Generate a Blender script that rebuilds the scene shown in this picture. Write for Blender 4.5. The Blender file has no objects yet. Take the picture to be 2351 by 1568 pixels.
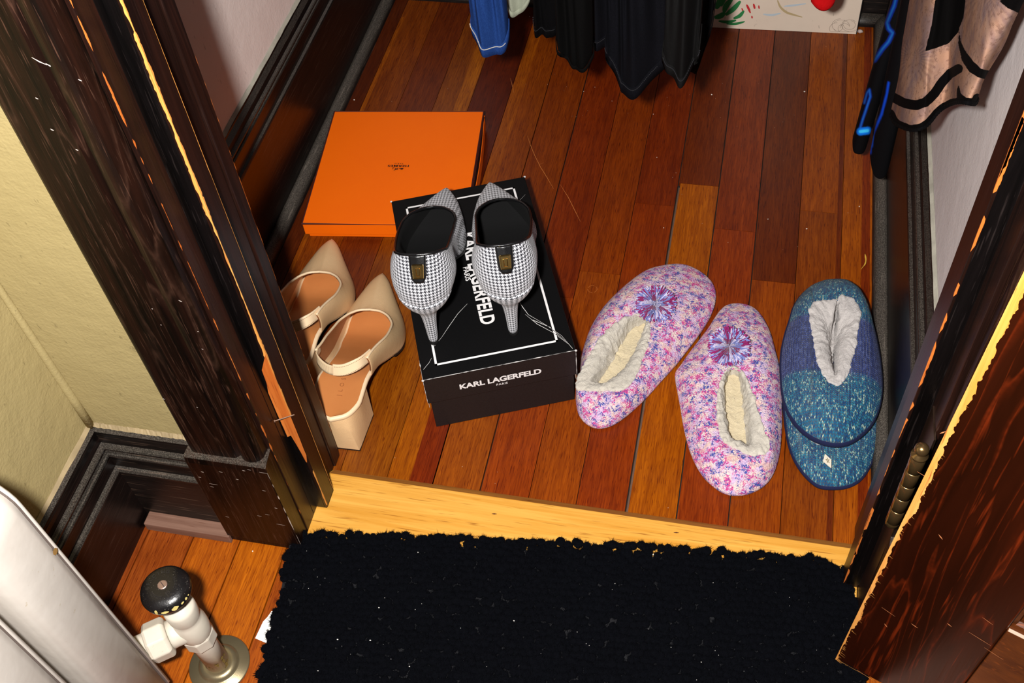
import bpy, bmesh, math, random
import numpy as np
from mathutils import Vector, Matrix, noise as mnoise

scene = bpy.context.scene
COL = scene.collection
random.seed(7)
RNG = np.random.default_rng(7)

# ------------------------------------------------------------------ camera
W, H, F = 2351.0, 1568.0, 2495.23
CAM = np.array([0.3638393, -0.61982291, 1.09727864])
PITCH, ROLL, YAW = math.radians(51.13934216), math.radians(6.69399963), math.radians(16.9757805)


def cam_axes():
    f = np.array([0, math.cos(PITCH), -math.sin(PITCH)]); r = np.array([1.0, 0, 0]); d = np.cross(f, r)
    c, s = math.cos(ROLL), math.sin(ROLL)
    r2 = c * r + s * d; d2 = -s * r + c * d
    cy, sy = math.cos(YAW), math.sin(YAW)
    Z = np.array([[cy, -sy, 0], [sy, cy, 0], [0, 0, 1]])
    return Z @ np.stack([r2, d2, f], 1)


RM = cam_axes()
cam_data = bpy.data.cameras.new('camera')
cam_data.sensor_width = 36.0
cam_data.lens = F / W * 36.0
cam_data.clip_start = 0.01
cam = bpy.data.objects.new('camera', cam_data)
COL.objects.link(cam)
m = Matrix.Identity(4)
for i in range(3):
    m[i][0] = RM[i, 0]; m[i][1] = -RM[i, 1]; m[i][2] = -RM[i, 2]; m[i][3] = CAM[i]
cam.matrix_world = m
scene.camera = cam

# ------------------------------------------------------------------ light: the photographer's flash just left of the lens, and a dim room
wd = bpy.data.worlds.new('room_light'); scene.world = wd; wd.use_nodes = True
bgn = wd.node_tree.nodes['Background']
bgn.inputs[0].default_value = (1.0, 0.86, 0.72, 1); bgn.inputs[1].default_value = 0.008
ld = bpy.data.lights.new('camera_flash', 'SPOT'); ld.spot_size = math.radians(86); ld.spot_blend = 0.5
ld.energy = 104.0; ld.shadow_soft_size = 0.022; ld.color = (1.0, 0.965, 0.93)
lo = bpy.data.objects.new('camera_flash', ld); lo.matrix_world = m.copy(); lo.location = (0.285, -0.625, 1.12); COL.objects.link(lo)
vs = scene.view_settings
scene.display_settings.display_device = 'sRGB'
vs.view_transform = 'Standard'; vs.look = 'None'; vs.gamma = 1.0; vs.exposure = 0.0; vs.use_curve_mapping = False


# ------------------------------------------------------------------ photo pixel -> point of the room on a known plane
def ray(px, py):
    return RM @ np.array([(px - W / 2) / F, (py - H / 2) / F, 1.0])


def PZ(px, py, z=0.0):
    d = ray(px, py); return CAM + d * ((z - CAM[2]) / d[2])


def PY(px, py, y):
    d = ray(px, py); return CAM + d * ((y - CAM[1]) / d[1])


def PX(px, py, x):
    d = ray(px, py); return CAM + d * ((x - CAM[0]) / d[0])


def S(r, g, b):
    f = lambda c: ((c / 255 + 0.055) / 1.055) ** 2.4 if c > 10.3 else c / 255 / 12.92
    return (f(r), f(g), f(b), 1.0)


# ------------------------------------------------------------------ node helper
class NT:
    def __init__(self, name):
        self.m = bpy.data.materials.new(name); self.m.use_nodes = True
        self.t = self.m.node_tree; self.n = self.t.nodes; self.b = self.n['Principled BSDF']
        self._tc = None

    def link(self, a, b): self.t.links.new(a, b)

    def set(self, sock, v):
        if v is None: return
        if isinstance(v, bpy.types.NodeSocket): self.link(v, sock)
        else: sock.default_value = v

    def node(self, t, **kw):
        n = self.n.new(t)
        for k, v in kw.items(): setattr(n, k, v)
        return n

    def obj(self):
        if not self._tc: self._tc = self.node('ShaderNodeTexCoord')
        return self._tc.outputs['Object']

    def uv(self):
        if not self._tc: self._tc = self.node('ShaderNodeTexCoord')
        return self._tc.outputs['UV']

    def attr(self, name, out='Color'):
        a = self.node('ShaderNodeAttribute', attribute_name=name); return a.outputs[out]

    def math(self, op, a, b=None, c=None, clamp=False):
        n = self.node('ShaderNodeMath', operation=op, use_clamp=clamp)
        self.set(n.inputs[0], a); self.set(n.inputs[1], b)
        if c is not None: self.set(n.inputs[2], c)
        return n.outputs[0]

    def vmath(self, op, a, b=None):
        n = self.node('ShaderNodeVectorMath', operation=op)
        self.set(n.inputs[0], a); self.set(n.inputs[1], b)
        return n.outputs[0]

    def mapp(self, vec, scale=(1, 1, 1), rot=(0, 0, 0), loc=(0, 0, 0)):
        n = self.node('ShaderNodeMapping'); self.link(vec, n.inputs[0])
        n.inputs['Scale'].default_value = scale; n.inputs['Rotation'].default_value = rot; n.inputs['Location'].default_value = loc
        return n.outputs[0]

    def noise(self, vec, scale=5, detail=2, rough=0.5, dist=0.0, out='Fac'):
        n = self.node('ShaderNodeTexNoise'); self.link(vec, n.inputs['Vector'])
        n.inputs['Scale'].default_value = scale; n.inputs['Detail'].default_value = detail
        n.inputs['Roughness'].default_value = rough; n.inputs['Distortion'].default_value = dist
        return n.outputs[0 if out == 'Fac' else 1]

    def voro(self, vec, scale=5, out='Distance', feature='F1', rnd=1.0):
        n = self.node('ShaderNodeTexVoronoi', feature=feature); self.link(vec, n.inputs['Vector'])
        n.inputs['Scale'].default_value = scale; n.inputs['Randomness'].default_value = rnd
        return n.outputs[out]

    def ramp(self, fac, stops, interp='LINEAR'):
        n = self.node('ShaderNodeValToRGB'); n.color_ramp.interpolation = interp
        e = n.color_ramp.elements
        while len(e) < len(stops): e.new(0.5)
        for i, (p, c) in enumerate(stops):
            e[i].position = p; e[i].color = c if len(c) == 4 else (*c, 1)
        self.link(fac, n.inputs[0]); return n.outputs[0]

    def mix(self, fac, a, b, blend='MIX'):
        n = self.node('ShaderNodeMix', data_type='RGBA', blend_type=blend)
        self.set(n.inputs[0], fac); self.set(n.inputs[6], a); self.set(n.inputs[7], b)
        return n.outputs[2]

    def sep(self, v):
        n = self.node('ShaderNodeSeparateXYZ'); self.link(v, n.inputs[0]); return n.outputs

    def comb(self, x=0.0, y=0.0, z=0.0):
        n = self.node('ShaderNodeCombineXYZ'); self.set(n.inputs[0], x); self.set(n.inputs[1], y); self.set(n.inputs[2], z); return n.outputs[0]

    def up(self):
        g = self.node('ShaderNodeNewGeometry'); return self.sep(g.outputs['Normal'])[2]

    def bump(self, h, strength=0.5, dist=0.001):
        n = self.node('ShaderNodeBump'); n.inputs['Strength'].default_value = strength; n.inputs['Distance'].default_value = dist
        self.link(h, n.inputs['Height']); self.link(n.outputs[0], self.b.inputs['Normal'])

    def done(self, color=None, rough=None, metal=None, spec=None, sheen=None, coat=None):
        self.set(self.b.inputs['Base Color'], color); self.set(self.b.inputs['Roughness'], rough)
        self.set(self.b.inputs['Metallic'], metal); self.set(self.b.inputs['Specular IOR Level'], spec)
        if sheen is not None:
            self.b.inputs['Sheen Weight'].default_value = sheen
        if coat is not None:
            self.b.inputs['Coat Weight'].default_value = coat; self.b.inputs['Coat Roughness'].default_value = 0.15
        return self.m


def simple(name, col, rough=0.6, metal=0.0, spec=0.4, bscale=0, bstr=0.3, bdist=0.0006, var=0.0):
    t = NT(name); c = col
    if bscale:
        nz = t.noise(t.obj(), bscale, 3)
        t.bump(nz, bstr, bdist)
    if var:
        v = t.noise(t.obj(), 35, 3)
        c = t.mix(v, tuple(x * (1 - var) for x in col[:3]) + (1,), tuple(min(1, x * (1 + var)) for x in col[:3]) + (1,))
    return t.done(c, rough, metal, spec)


# ------------------------------------------------------------------ materials
def m_floor():
    t = NT('floorboards'); o = t.obj(); off = t.attr('shift', 'Vector')
    v = t.vmath('ADD', o, off)
    streak = t.noise(t.mapp(v, (1.0, 0.05, 1.0)), 620, 3, 0.65, 0.4)
    broad = t.noise(t.mapp(v, (1.0, 0.09, 1.0)), 55, 3, 0.6, 1.2)
    pore = t.noise(t.mapp(v, (1.0, 0.05, 1.0)), 1300, 1, 0.5)
    base = t.attr('tone')
    c = t.mix(t.math('MULTIPLY', broad, 1.0), t.mix(1.0, base, S(176, 138, 92), 'MULTIPLY'), t.mix(1.0, base, (1.18, 1.12, .85, 1), 'MULTIPLY'))
    c2 = t.mix(t.ramp(streak, [(0.36, (0, 0, 0)), (0.64, (1, 1, 1))]), t.mix(1.0, c, S(208, 190, 160), 'MULTIPLY'), c)
    c3 = t.mix(t.ramp(pore, [(0.30, (1, 1, 1)), (0.37, (0, 0, 0))]), t.mix(1.0, c2, S(226, 222, 216), 'MULTIPLY'), t.mix(1.0, c2, S(160, 124, 100), 'MULTIPLY'))
    t.bump(streak, 0.15, 0.0004)
    r = t.math('ADD', t.math('MULTIPLY', t.noise(o, 14, 3), 0.25), 0.24)
    return t.done(c3, r, spec=0.35)


def m_wood(name, dark, mid, light, axis, rough=0.38, dust=0.0, seed=0.0, k=1.0, spec=0.35, rings=0.0):
    t = NT(name); o = t.obj()
    sc = [1.0, 1.0, 1.0]; sc[axis] = 0.045
    v = t.mapp(o, tuple(sc), loc=(seed, seed * 1.7, seed * 0.6))
    a = t.noise(v, 60 * k, 4, 0.6, 1.5); b = t.noise(v, 480 * k, 2, 0.6, 0.2)
    c = t.mix(t.ramp(a, [(0.35, (0, 0, 0)), (0.72, (1, 1, 1))]), dark, mid)
    c = t.mix(t.ramp(b, [(0.60, (0, 0, 0)), (0.74, (1, 1, 1))]), c, light)
    if rings:
        s2 = [1.0, 1.0, 1.0]; s2[axis] = 0.075
        nn = t.noise(t.mapp(o, tuple(s2), loc=(seed * 2.1, seed, seed)), 20, 3, 0.5, 0.35)
        fr = t.math('FRACT', t.math('MULTIPLY', nn, 11.0))
        ln = t.ramp(fr, [(0.0, (0, 0, 0)), (0.07, (1, 1, 1)), (0.14, (0.3, 0.3, 0.3)), (0.30, (0, 0, 0))])
        c = t.mix(t.math('MULTIPLY', ln, t.math('MULTIPLY', t.noise(o, 160, 2), rings)), c, light)
    if dust:
        sp = t.noise(o, 800, 3, 0.85)
        u = t.ramp(t.up(), [(0.25, (0, 0, 0)), (0.7, (1, 1, 1))])
        f = t.math('MULTIPLY', u, t.math('MULTIPLY', t.ramp(sp, [(0.44, (0.12, 0.12, 0.12)), (0.70, (1, 1, 1))]), dust))
        c = t.mix(f, c, S(150, 140, 128))
    t.bump(b, 0.25, 0.0006)
    return t.done(c, rough, spec=spec)


M = {}
M['floor'] = m_floor()
M['gap'] = simple('gap_dirt', S(34, 24, 18), 0.9, var=0.3)
M['dustfill'] = simple('dust_in_gap', S(96, 72, 58), 0.95, bscale=900, bstr=0.6, var=0.4)
M['oak'] = m_wood('golden_oak', S(206, 142, 50), S(232, 176, 84), S(150, 92, 30), 0, 0.36, seed=3, k=1.0)
M['oak_edge'] = m_wood('oak_bevel', S(150, 92, 36), S(190, 130, 60), S(110, 66, 24), 0, 0.4, seed=5)
TRIM = (S(6, 4, 3), S(32, 15, 9), S(66, 44, 34))
M['trim_v'] = m_wood('dark_casing_wood', *TRIM, 2, 0.36, dust=0.42, seed=1, k=1.25, rings=.7, spec=.16)
M['jamb'] = m_wood('dark_jamb_wood', S(16, 7, 5), S(42, 20, 13), S(36, 22, 18), 2, 0.36, seed=2)
M['jambblack'] = m_wood('blackened_jamb_wood', S(4, 3, 3), S(14, 10, 10), S(34, 28, 27), 2, 0.34, seed=9)
M['base_x'] = m_wood('dark_baseboard_wood', S(8, 6, 5), S(26, 18, 15), S(84, 66, 54), 0, 0.42, dust=0.36, seed=4)
M['base_y'] = m_wood('dark_baseboard_wood_side', S(7, 5, 5), S(22, 13, 11), S(48, 36, 30), 1, 0.32, dust=0.36, seed=6)
M['shoe'] = m_wood('dusty_shoe_moulding', S(12, 10, 9), S(34, 28, 25), S(92, 84, 76), 1, 0.5, dust=0.55, seed=8)
M['shoe_worn'] = m_wood('worn_shoe_moulding', S(110, 78, 64), S(146, 112, 96), S(90, 56, 40), 0, 0.55, seed=10)
M['bare'] = m_wood('bare_orange_wood', S(186, 92, 30), S(226, 130, 56), S(140, 62, 22), 2, 0.6, seed=11)
M['bare_hi'] = m_wood('bare_amber_wood', S(222, 140, 58), S(240, 176, 96), S(170, 92, 36), 2, 0.6, seed=12)
M['door'] = m_wood('red_brown_door_wood', S(30, 8, 2), S(46, 14, 4), S(104, 34, 9), 2, 0.3, seed=14, k=0.45, rings=.75, spec=.28)
M['door_h'] = m_wood('red_brown_rail_wood', S(70, 32, 10), S(100, 50, 16), S(120, 58, 18), 0, 0.4, seed=15, k=0.6)
M['white_chip'] = simple('cream_paint_edge', S(166, 162, 148), 0.7, bscale=300, var=0.45); M['hall_chip'] = simple('brownish_paint_edge', S(150, 132, 100), 0.7, bscale=300, var=0.5)


def m_plaster(name, col, col2, sc=18, bs=0.35):
    t = NT(name); o = t.obj()
    a = t.noise(o, sc, 4, 0.6)
    c = t.mix(a, col, col2)
    sp = t.noise(t.mapp(o, (1, 1, 0.35)), 190, 2, 0.6)
    c = t.mix(t.ramp(sp, [(0.69, (0, 0, 0)), (0.76, (0.55, 0.55, 0.55))]), c, tuple(x * 0.55 for x in col[:3]) + (1,))
    h = t.math('ADD', t.noise(o, 30, 4, 0.6), t.math('MULTIPLY', t.noise(o, 320, 3, 0.6), 0.25))
    t.bump(h, bs, 0.004)
    return t.done(c, 0.62, spec=0.3)


M['hall_wall'] = m_plaster('olive_wall_paint', S(156, 140, 96), S(170, 154, 109), 9, 0.45)
M['closet_wall_l'] = m_plaster('pinkish_white_plaster', S(226, 208, 200), S(238, 224, 218), 14, 0.25)
M['closet_wall_r'] = m_plaster('grey_white_plaster', S(206, 196, 194), S(220, 212, 210), 14, 0.25)


# ------------------------------------------------------------------ mesh helpers (all coordinates are room coordinates)
def mesh_obj(name, verts, faces, mat, parent=None, smooth=False, uv=None, mats=None, midx=None):
    me = bpy.data.meshes.new(name)
    base = np.array(parent.matrix_world.translation) if parent is not None and parent.parent is None else None
    if parent is not None:
        off = np.zeros(3); q = parent
        while q is not None:
            off = off + np.array(q.location); q = q.parent
        verts = [tuple(np.asarray(v, float) - off) for v in verts]
    me.from_pydata([tuple(v) for v in verts], [], [tuple(f) for f in faces])
    if mats:
        for mm in mats: me.materials.append(mm)
    else: me.materials.append(mat)
    if midx is not None: me.polygons.foreach_set('material_index', midx)
    if smooth: me.polygons.foreach_set('use_smooth', [True] * len(me.polygons))
    if uv is not None:
        l = me.uv_layers.new(name='UVMap')
        for p in me.polygons:
            for k, li in enumerate(p.loop_indices):
                l.data[li].uv = uv[p.index][k] if isinstance(uv[0], (list, tuple)) and len(uv) == len(me.polygons) else uv[me.loops[li].vertex_index]
    me.update()
    o = bpy.data.objects.new(name, me); COL.objects.link(o)
    if parent is not None: o.parent = parent
    return o


def thing(name, label, cat, loc, group=None):
    o = bpy.data.objects.new(name, None); COL.objects.link(o); o.location = Vector([float(c) for c in loc]); o.empty_display_size = 0.02
    o['label'] = label; o['category'] = cat
    if group: o['group'] = group
    return o


def tag(o, label, cat, group=None, kind=None):
    o['label'] = label; o['category'] = cat
    if group: o['group'] = group
    if kind: o['kind'] = kind
    return o


def struct(o, label, cat):
    o['kind'] = 'structure'; o['label'] = label; o['category'] = cat; return o


class MB:
    def __init__(self): self.v = []; self.f = []; self.mi = []

    def add(self, v, f, mi=0):
        n = len(self.v); self.v += [tuple(map(float, x)) for x in v]; self.f += [tuple(i + n for i in q) for q in f]; self.mi += [mi] * len(f)

    def box(self, x0, x1, y0, y1, z0, z1, mi=0):
        v = [(x, y, z) for z in (z0, z1) for y in (y0, y1) for x in (x0, x1)]
        self.add(v, [(0, 2, 3, 1), (4, 5, 7, 6), (0, 1, 5, 4), (2, 6, 7, 3), (0, 4, 6, 2), (1, 3, 7, 5)], mi)

    def frame_box(self, o, ex, ey, ez, mi=0):
        o, ex, ey, ez = map(np.asarray, (o, ex, ey, ez))
        v = [o + a * ex + b * ey + c * ez for c in (0, 1) for b in (0, 1) for a in (0, 1)]
        self.add(v, [(0, 2, 3, 1), (4, 5, 7, 6), (0, 1, 5, 4), (2, 6, 7, 3), (0, 4, 6, 2), (1, 3, 7, 5)], mi)

    def tube(self, pts, r, n=8, closed=False, mi=0, caps=True):
        pts = [np.asarray(p, float) for p in pts]; k = len(pts)
        rr = r if hasattr(r, '__len__') else [r] * k
        base = len(self.v); up = np.array([0, 0, 1.0])
        prev = None
        for i, p in enumerate(pts):
            a = pts[(i - 1) % k] if (closed or i > 0) else pts[i]; b = pts[(i + 1) % k] if (closed or i < k - 1) else pts[i]
            d = b - a; d /= (np.linalg.norm(d) + 1e-12)
            if prev is None:
                s = np.cross(d, up)
                if np.linalg.norm(s) < 1e-3: s = np.cross(d, np.array([1.0, 0, 0]))
            else: s = prev - d * (prev @ d)
            s /= np.linalg.norm(s); prev = s; t = np.cross(s, d)
            for j in range(n):
                an = 2 * math.pi * j / n
                self.v.append(tuple(p + rr[i] * (math.cos(an) * s + math.sin(an) * t)))
        for i in range(k if closed else k - 1):
            for j in range(n):
                a = base + i * n + j; b = base + i * n + (j + 1) % n; c = base + ((i + 1) % k) * n + (j + 1) % n; d = base + ((i + 1) % k) * n + j
                self.f.append((a, b, c, d)); self.mi.append(mi)
        if caps and not closed:
            self.f.append(tuple(base + j for j in range(n - 1, -1, -1))); self.mi.append(mi)
            self.f.append(tuple(base + (k - 1) * n + j for j in range(n))); self.mi.append(mi)

    def lathe(self, o, axis, prof, n=24, mi=0):
        """prof: (radius, height along the axis)"""
        o = np.asarray(o, float); ax = np.asarray(axis, float); ax /= np.linalg.norm(ax)
        s = np.cross(ax, [0.3, 0.9, 0.11]); s /= np.linalg.norm(s); t = np.cross(ax, s)
        base = len(self.v)
        for (r, h) in prof:
            for j in range(n):
                a = 2 * math.pi * j / n
                self.v.append(tuple(o + ax * h + r * (math.cos(a) * s + math.sin(a) * t)))
        for i in range(len(prof) - 1):
            for j in range(n):
                self.f.append((base + i * n + j, base + i * n + (j + 1) % n, base + (i + 1) * n + (j + 1) % n, base + (i + 1) * n + j)); self.mi.append(mi)
        self.f.append(tuple(base + j for j in range(n - 1, -1, -1))); self.mi.append(mi)
        self.f.append(tuple(base + (len(prof) - 1) * n + j for j in range(n))); self.mi.append(mi)

    def rings(self, rings, closed=True, cap0=False, cap1=False, mi=0):
        n = len(rings[0]); base = len(self.v)
        for r in rings: self.v += [tuple(map(float, q)) for q in r]
        for i in range(len(rings) - 1):
            for j in range(n if closed else n - 1):
                a = base + i * n + j; b = base + i * n + (j + 1) % n
                self.f.append((a, b, b + n, a + n)); self.mi.append(mi)
        if cap0: self.f.append(tuple(base + j for j in range(n - 1, -1, -1))); self.mi.append(mi)
        if cap1: self.f.append(tuple(base + (len(rings) - 1) * n + j for j in range(n))); self.mi.append(mi)

    def build(self, name, mat, parent=None, smooth=False, mats=None, uv=None):
        return mesh_obj(name, self.v, self.f, mat, parent, smooth, uv=uv, mats=mats, midx=self.mi if mats else None)


def bevel(o, w, seg=2, ang=40):
    b = o.modifiers.new('soft_edges', 'BEVEL'); b.width = w; b.segments = seg; b.limit_method = 'ANGLE'; b.angle_limit = math.radians(ang)
    return o


def subsurf(o, lv=2):
    s = o.modifiers.new('smooth', 'SUBSURF'); s.levels = lv; s.render_levels = lv; return o


_tex = {}


def displace(o, size, strength, kind='CLOUDS'):
    k = (kind, size)
    if k not in _tex:
        t = bpy.data.textures.new('lumps', kind); t.noise_scale = size; _tex[k] = t
    d = o.modifiers.new('lumps', 'DISPLACE'); d.texture = _tex[k]; d.strength = strength; d.mid_level = 0.5; d.texture_coords = 'LOCAL'
    return o


def catmull(pts, n=8, closed=True):
    pts = [np.asarray(p, float) for p in pts]; k = len(pts); out = []
    rng = range(k) if closed else range(k - 1)
    for i in rng:
        if closed: a, b, c, d = pts[i - 1], pts[i], pts[(i + 1) % k], pts[(i + 2) % k]
        else: a, b, c, d = pts[max(i - 1, 0)], pts[i], pts[i + 1], pts[min(i + 2, k - 1)]
        for j in range(n):
            t = j / n
            out.append(0.5 * ((2 * b) + (-a + c) * t + (2 * a - 5 * b + 4 * c - d) * t * t + (-a + 3 * b - 3 * c + d) * t ** 3))
    if not closed: out.append(pts[-1])
    return out


def interp(x, xs, ys): return float(np.interp(x, xs, ys))


def sinterp(x, xs, ys):
    """smooth interpolation without overshoot"""
    i = int(np.clip(np.searchsorted(xs, x) - 1, 0, len(xs) - 2)); n = len(xs)
    h = [xs[k + 1] - xs[k] for k in range(n - 1)]; d = [(ys[k + 1] - ys[k]) / h[k] for k in range(n - 1)]
    def sl(k):
        if k == 0: return d[0]
        if k == n - 1: return d[-1]
        if d[k - 1] * d[k] <= 0: return 0.0
        w1 = 2 * h[k] + h[k - 1]; w2 = h[k] + 2 * h[k - 1]; return (w1 + w2) / (w1 / d[k - 1] + w2 / d[k])
    t = min(max((x - xs[i]) / h[i], 0), 1); a, b = sl(i), sl(i + 1)
    return ys[i] * (1 + 2 * t) * (1 - t) ** 2 + a * h[i] * t * (1 - t) ** 2 + ys[i + 1] * t * t * (3 - 2 * t) + b * h[i] * t * t * (t - 1)


def text_mesh(s, bold=0.0, space=1.0):
    c = bpy.data.curves.new('lettering', 'FONT'); c.body = s; c.size = 1.0; c.offset = bold; c.space_character = space
    c.resolution_u = 4
    o = bpy.data.objects.new('lettering', c); COL.objects.link(o)
    dg = bpy.context.evaluated_depsgraph_get()
    me = bpy.data.meshes.new_from_object(o.evaluated_get(dg))
    v = np.array([q.co[:] for q in me.vertices]); f = [tuple(p.vertices) for p in me.polygons]
    bpy.data.objects.remove(o); bpy.data.curves.remove(c); bpy.data.meshes.remove(me)
    v[:, 0] -= v[:, 0].min(); v[:, 1] -= 0
    return v, f


def lettering(mb, s, origin, xdir, ydir, width, height=None, bold=0.02, space=1.0, center=False, lift=0.0004, mi=0):
    """lay a word on a flat face: origin is the baseline start (or middle), xdir along the word, ydir up the letters"""
    v, f = text_mesh(s, bold, space)
    x = np.asarray(xdir, float); x /= np.linalg.norm(x); y = np.asarray(ydir, float); y /= np.linalg.norm(y); n = np.cross(x, y)
    w = v[:, 0].max(); h = v[:, 1].max()
    sx = width / w; sy = sx if height is None else height / h
    X = v[:, 0] * sx - (width / 2 if center else 0)
    P = np.asarray(origin, float) + X[:, None] * x + (v[:, 1] * sy)[:, None] * y + n * lift
    mb.add(P, f, mi)


def strip(mb, pts, w, nrm, lift=0.0004, mi=0):
    """thin flat line lying on a face"""
    pts = [np.asarray(p, float) for p in pts]; nrm = np.asarray(nrm, float); vs = []
    for i, p in enumerate(pts):
        d = pts[min(i + 1, len(pts) - 1)] - pts[max(i - 1, 0)]; d /= np.linalg.norm(d)
        s = np.cross(nrm, d); ww = w[i] if hasattr(w, '__len__') else w
        vs += [p + s * ww / 2 + nrm * lift, p - s * ww / 2 + nrm * lift]
    mb.add(vs, [(2 * i, 2 * i + 1, 2 * i + 3, 2 * i + 2) for i in range(len(pts) - 1)], mi)
# ------------------------------------------------------------------ floor: real boards with open seams
SEAM = [-0.2870, -0.2309, -0.1716, -0.1146, -0.0585, 0.0, 0.0564, 0.114, 0.1721, 0.2279, 0.2849, 0.3429, 0.4005, 0.4576, 0.5148, 0.600]
GAPW = {11: 0.0016, 12: 0.0014, 7: 0.0018, 6: 0.0014, 10: 0.0014}
# board tones per strip, from the threshold (near) to the back wall: (y to which it runs, colour); far tones brightened to offset the flash's falloff
g = S
TONES = [
    [(1.2, S(110, 50, 15))],
    [(1.2, S(158, 83, 14))],
    [(1.2, S(131, 60, 12))],
    [(1.2, S(158, 88, 14))],
    [(0.34, S(167, 98, 14)), (1.2, S(108, 40, 8))],
    [(0.16, S(191, 111, 9)), (1.2, S(158, 81, 12))],
    [(0.30, S(180, 98, 20)), (1.2, S(153, 73, 11))],
    [(0.31, S(173, 79, 14)), (1.2, S(147, 60, 9))],
    [(0.36, S(176, 89, 12)), (1.2, S(158, 73, 9))],
    [(0.5, S(164, 70, 11)), (1.2, S(145, 58, 8))],
    [(0.548, S(196, 111, 8)), (1.2, S(132, 58, 9))],
    [(0.464, S(166, 72, 11)), (1.2, S(153, 66, 12))],
    [(0.376, S(173, 87, 11)), (1.2, S(122, 55, 9))],
    [(0.515, S(162, 85, 12)), (1.2, S(179, 95, 12))],
    [(1.2, S(195, 108, 15))],
]
fb = MB(); shift = []; tone = []


def board(x0, x1, y0, y1, c, gap0, gap1, ztop=0.0):
    n = len(fb.v)
    fb.box(x0 + gap0 / 2, x1 - gap1 / 2, y0 + 0.0003, y1 - 0.0003, ztop - 0.008, ztop)
    s = (random.uniform(0, 9), random.uniform(0, 9), random.uniform(0, 9))
    for _ in range(8): shift.append(s); tone.append(c)


for i in range(len(SEAM) - 1):
    y = -0.002
    for yy, c in TONES[i]:
        board(SEAM[i], SEAM[i + 1], y, yy, c, .0062 if (i == 10 and y < .1) else GAPW.get(i, 0.0008), GAPW.get(i + 1, 0.0008)); y = yy
# dark streaked halves inside some boards (heartwood bands)
def band(x0, x1, y0, y1, c):
    n = len(fb.v); fb.box(x0, x1, y0, y1, -0.004, 0.00012)
    s = (random.uniform(0, 9), random.uniform(0, 9), random.uniform(0, 9))
    for _ in range(8): shift.append(s); tone.append(c)
band(0.0278, 0.0557, 0.0, 0.155, S(150, 58, 12))
band(-0.081, -0.060, 0.5, 0.93, S(196, 120, 14))
band(-0.2300, -0.2235, 0.3, 0.9, S(188, 108, 18))
band(0.0010, 0.020, 0.16, 0.95, S(184, 104, 16))
band(0.508, 0.5140, 0.0, 0.95, S(130, 58, 12))
band(0.541, 0.552, 0.0, 0.95, S(150, 62, 14))
# the room in front of the doorway
hs = [-0.2587 + 0.0565 * k for k in range(-1, 22)]
hc = [S(170, 88, 34), S(184, 100, 38), S(206, 116, 24), S(214, 124, 20), S(190, 100, 22)]
for k in range(len(hs) - 1):
    board(hs[k], hs[k + 1], -1.3, -0.05 if hs[k] < -0.09 or hs[k] > 0.53 else -0.1, hc[k % 5] if k < 6 else random.choice(hc), 0.0016, 0.0016)
fo = fb.build('floor', M['floor'])
me = fo.data
a = me.attributes.new('shift', 'FLOAT_VECTOR', 'POINT'); a.data.foreach_set('vector', [c for s in shift for c in s])
a = me.attributes.new('tone', 'FLOAT_COLOR', 'POINT'); a.data.foreach_set('color', [c for s in tone for c in s])
struct(fo, 'varnished orange and red brown strip wood floor of closet and room', 'floor')
sb = MB(); sb.box(-0.42, 1.6, -1.3, 1.15, -0.02, -0.006)
o = sb.build('subfloor', M['gap'], fo)
db = MB(); db.box(SEAM[10] + 0.0010, SEAM[10] + 0.0034, 0.0, 0.54, -0.006, -0.0012); db.build('gap_dust', M['dustfill'], fo)
sb = MB()
for line in ([(1211, 312), (1218, 334), (1228, 358), (1241, 384), (1256, 408), (1271, 434)], [(1232, 380), (1249, 374)], [(1286, 424), (1304, 452), (1320, 484), (1333, 510)], [(1172, 180), (1176, 196), (1180, 214)]):
    pts = [PZ(px, py, 0.0) for px, py in line]; strip(sb, pts, [.0002 + .0004 * (0 < i < len(pts) - 1) for i in range(len(pts))], (0, 0, 1), .0004)
c0 = PZ(1360, 664, 0.0)
for k in range(16):
    if k % 5 == 3: continue
    a = 2 * math.pi * k / 16; q = c0 + np.array([.0062 * math.cos(a), .0062 * math.sin(a), 0]); e = np.array([-math.sin(a), math.cos(a), 0]) * .0009; strip(sb, [q - e, q + e], [.0005, .0003], (0, 0, 1), .0004)
sb.build('scratch', simple('pale_scratch', S(196, 120, 60), .6), fo)
# crumbs and lint
cb = MB()
for (px, py, r) in [(1634, 217, .0012), (1847, 210, .0016), (1852, 525, .0012), (1973, 474, .001), (813, 229, .0012), (1216, 38, .0007), (1763, 503, .0008), (1500, 262, .0007), (1545, 176, .0007), (1366, 200, .0005), (1508, 361, .0007), (1524, 523, .0007), (1340, 210, .0006), (1405, 232, .0006), (1660, 900, .0008), (580, 1265, .001), (560, 1540, .0012)]:
    c = PZ(px, py, r * 0.6)
    bm = bmesh.new(); bmesh.ops.create_icosphere(bm, subdivisions=1, radius=r)
    cb.add([np.array(v.co) * [1, 1, .6] * RNG.uniform(.7, 1.2) + c for v in bm.verts], [[q.index for q in f.verts] for f in bm.faces]); bm.free()
for _ in range(160):
    c = np.array([RNG.uniform(-.25, .55), RNG.uniform(.0, .9), .0002])
    if (-.26 < c[0] < .23 and .04 < c[1] < .66) or (c[0] > .18 and .02 < c[1] < .38): continue
    r = RNG.uniform(.0002, .0004)
    cb.add([c + [r, 0, 0], c + [0, r, 0], c + [-r, 0, 0], c + [0, -r, 0], c + [0, 0, r * .7]], [(0, 1, 4), (1, 2, 4), (2, 3, 4), (3, 0, 4)])
tag(cb.build('dust_crumbs', simple('crumb_white', S(232, 222, 210), 0.9)), 'scattered pale crumbs and dust specks on the closet floorboards', 'dust', kind='stuff')

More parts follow.
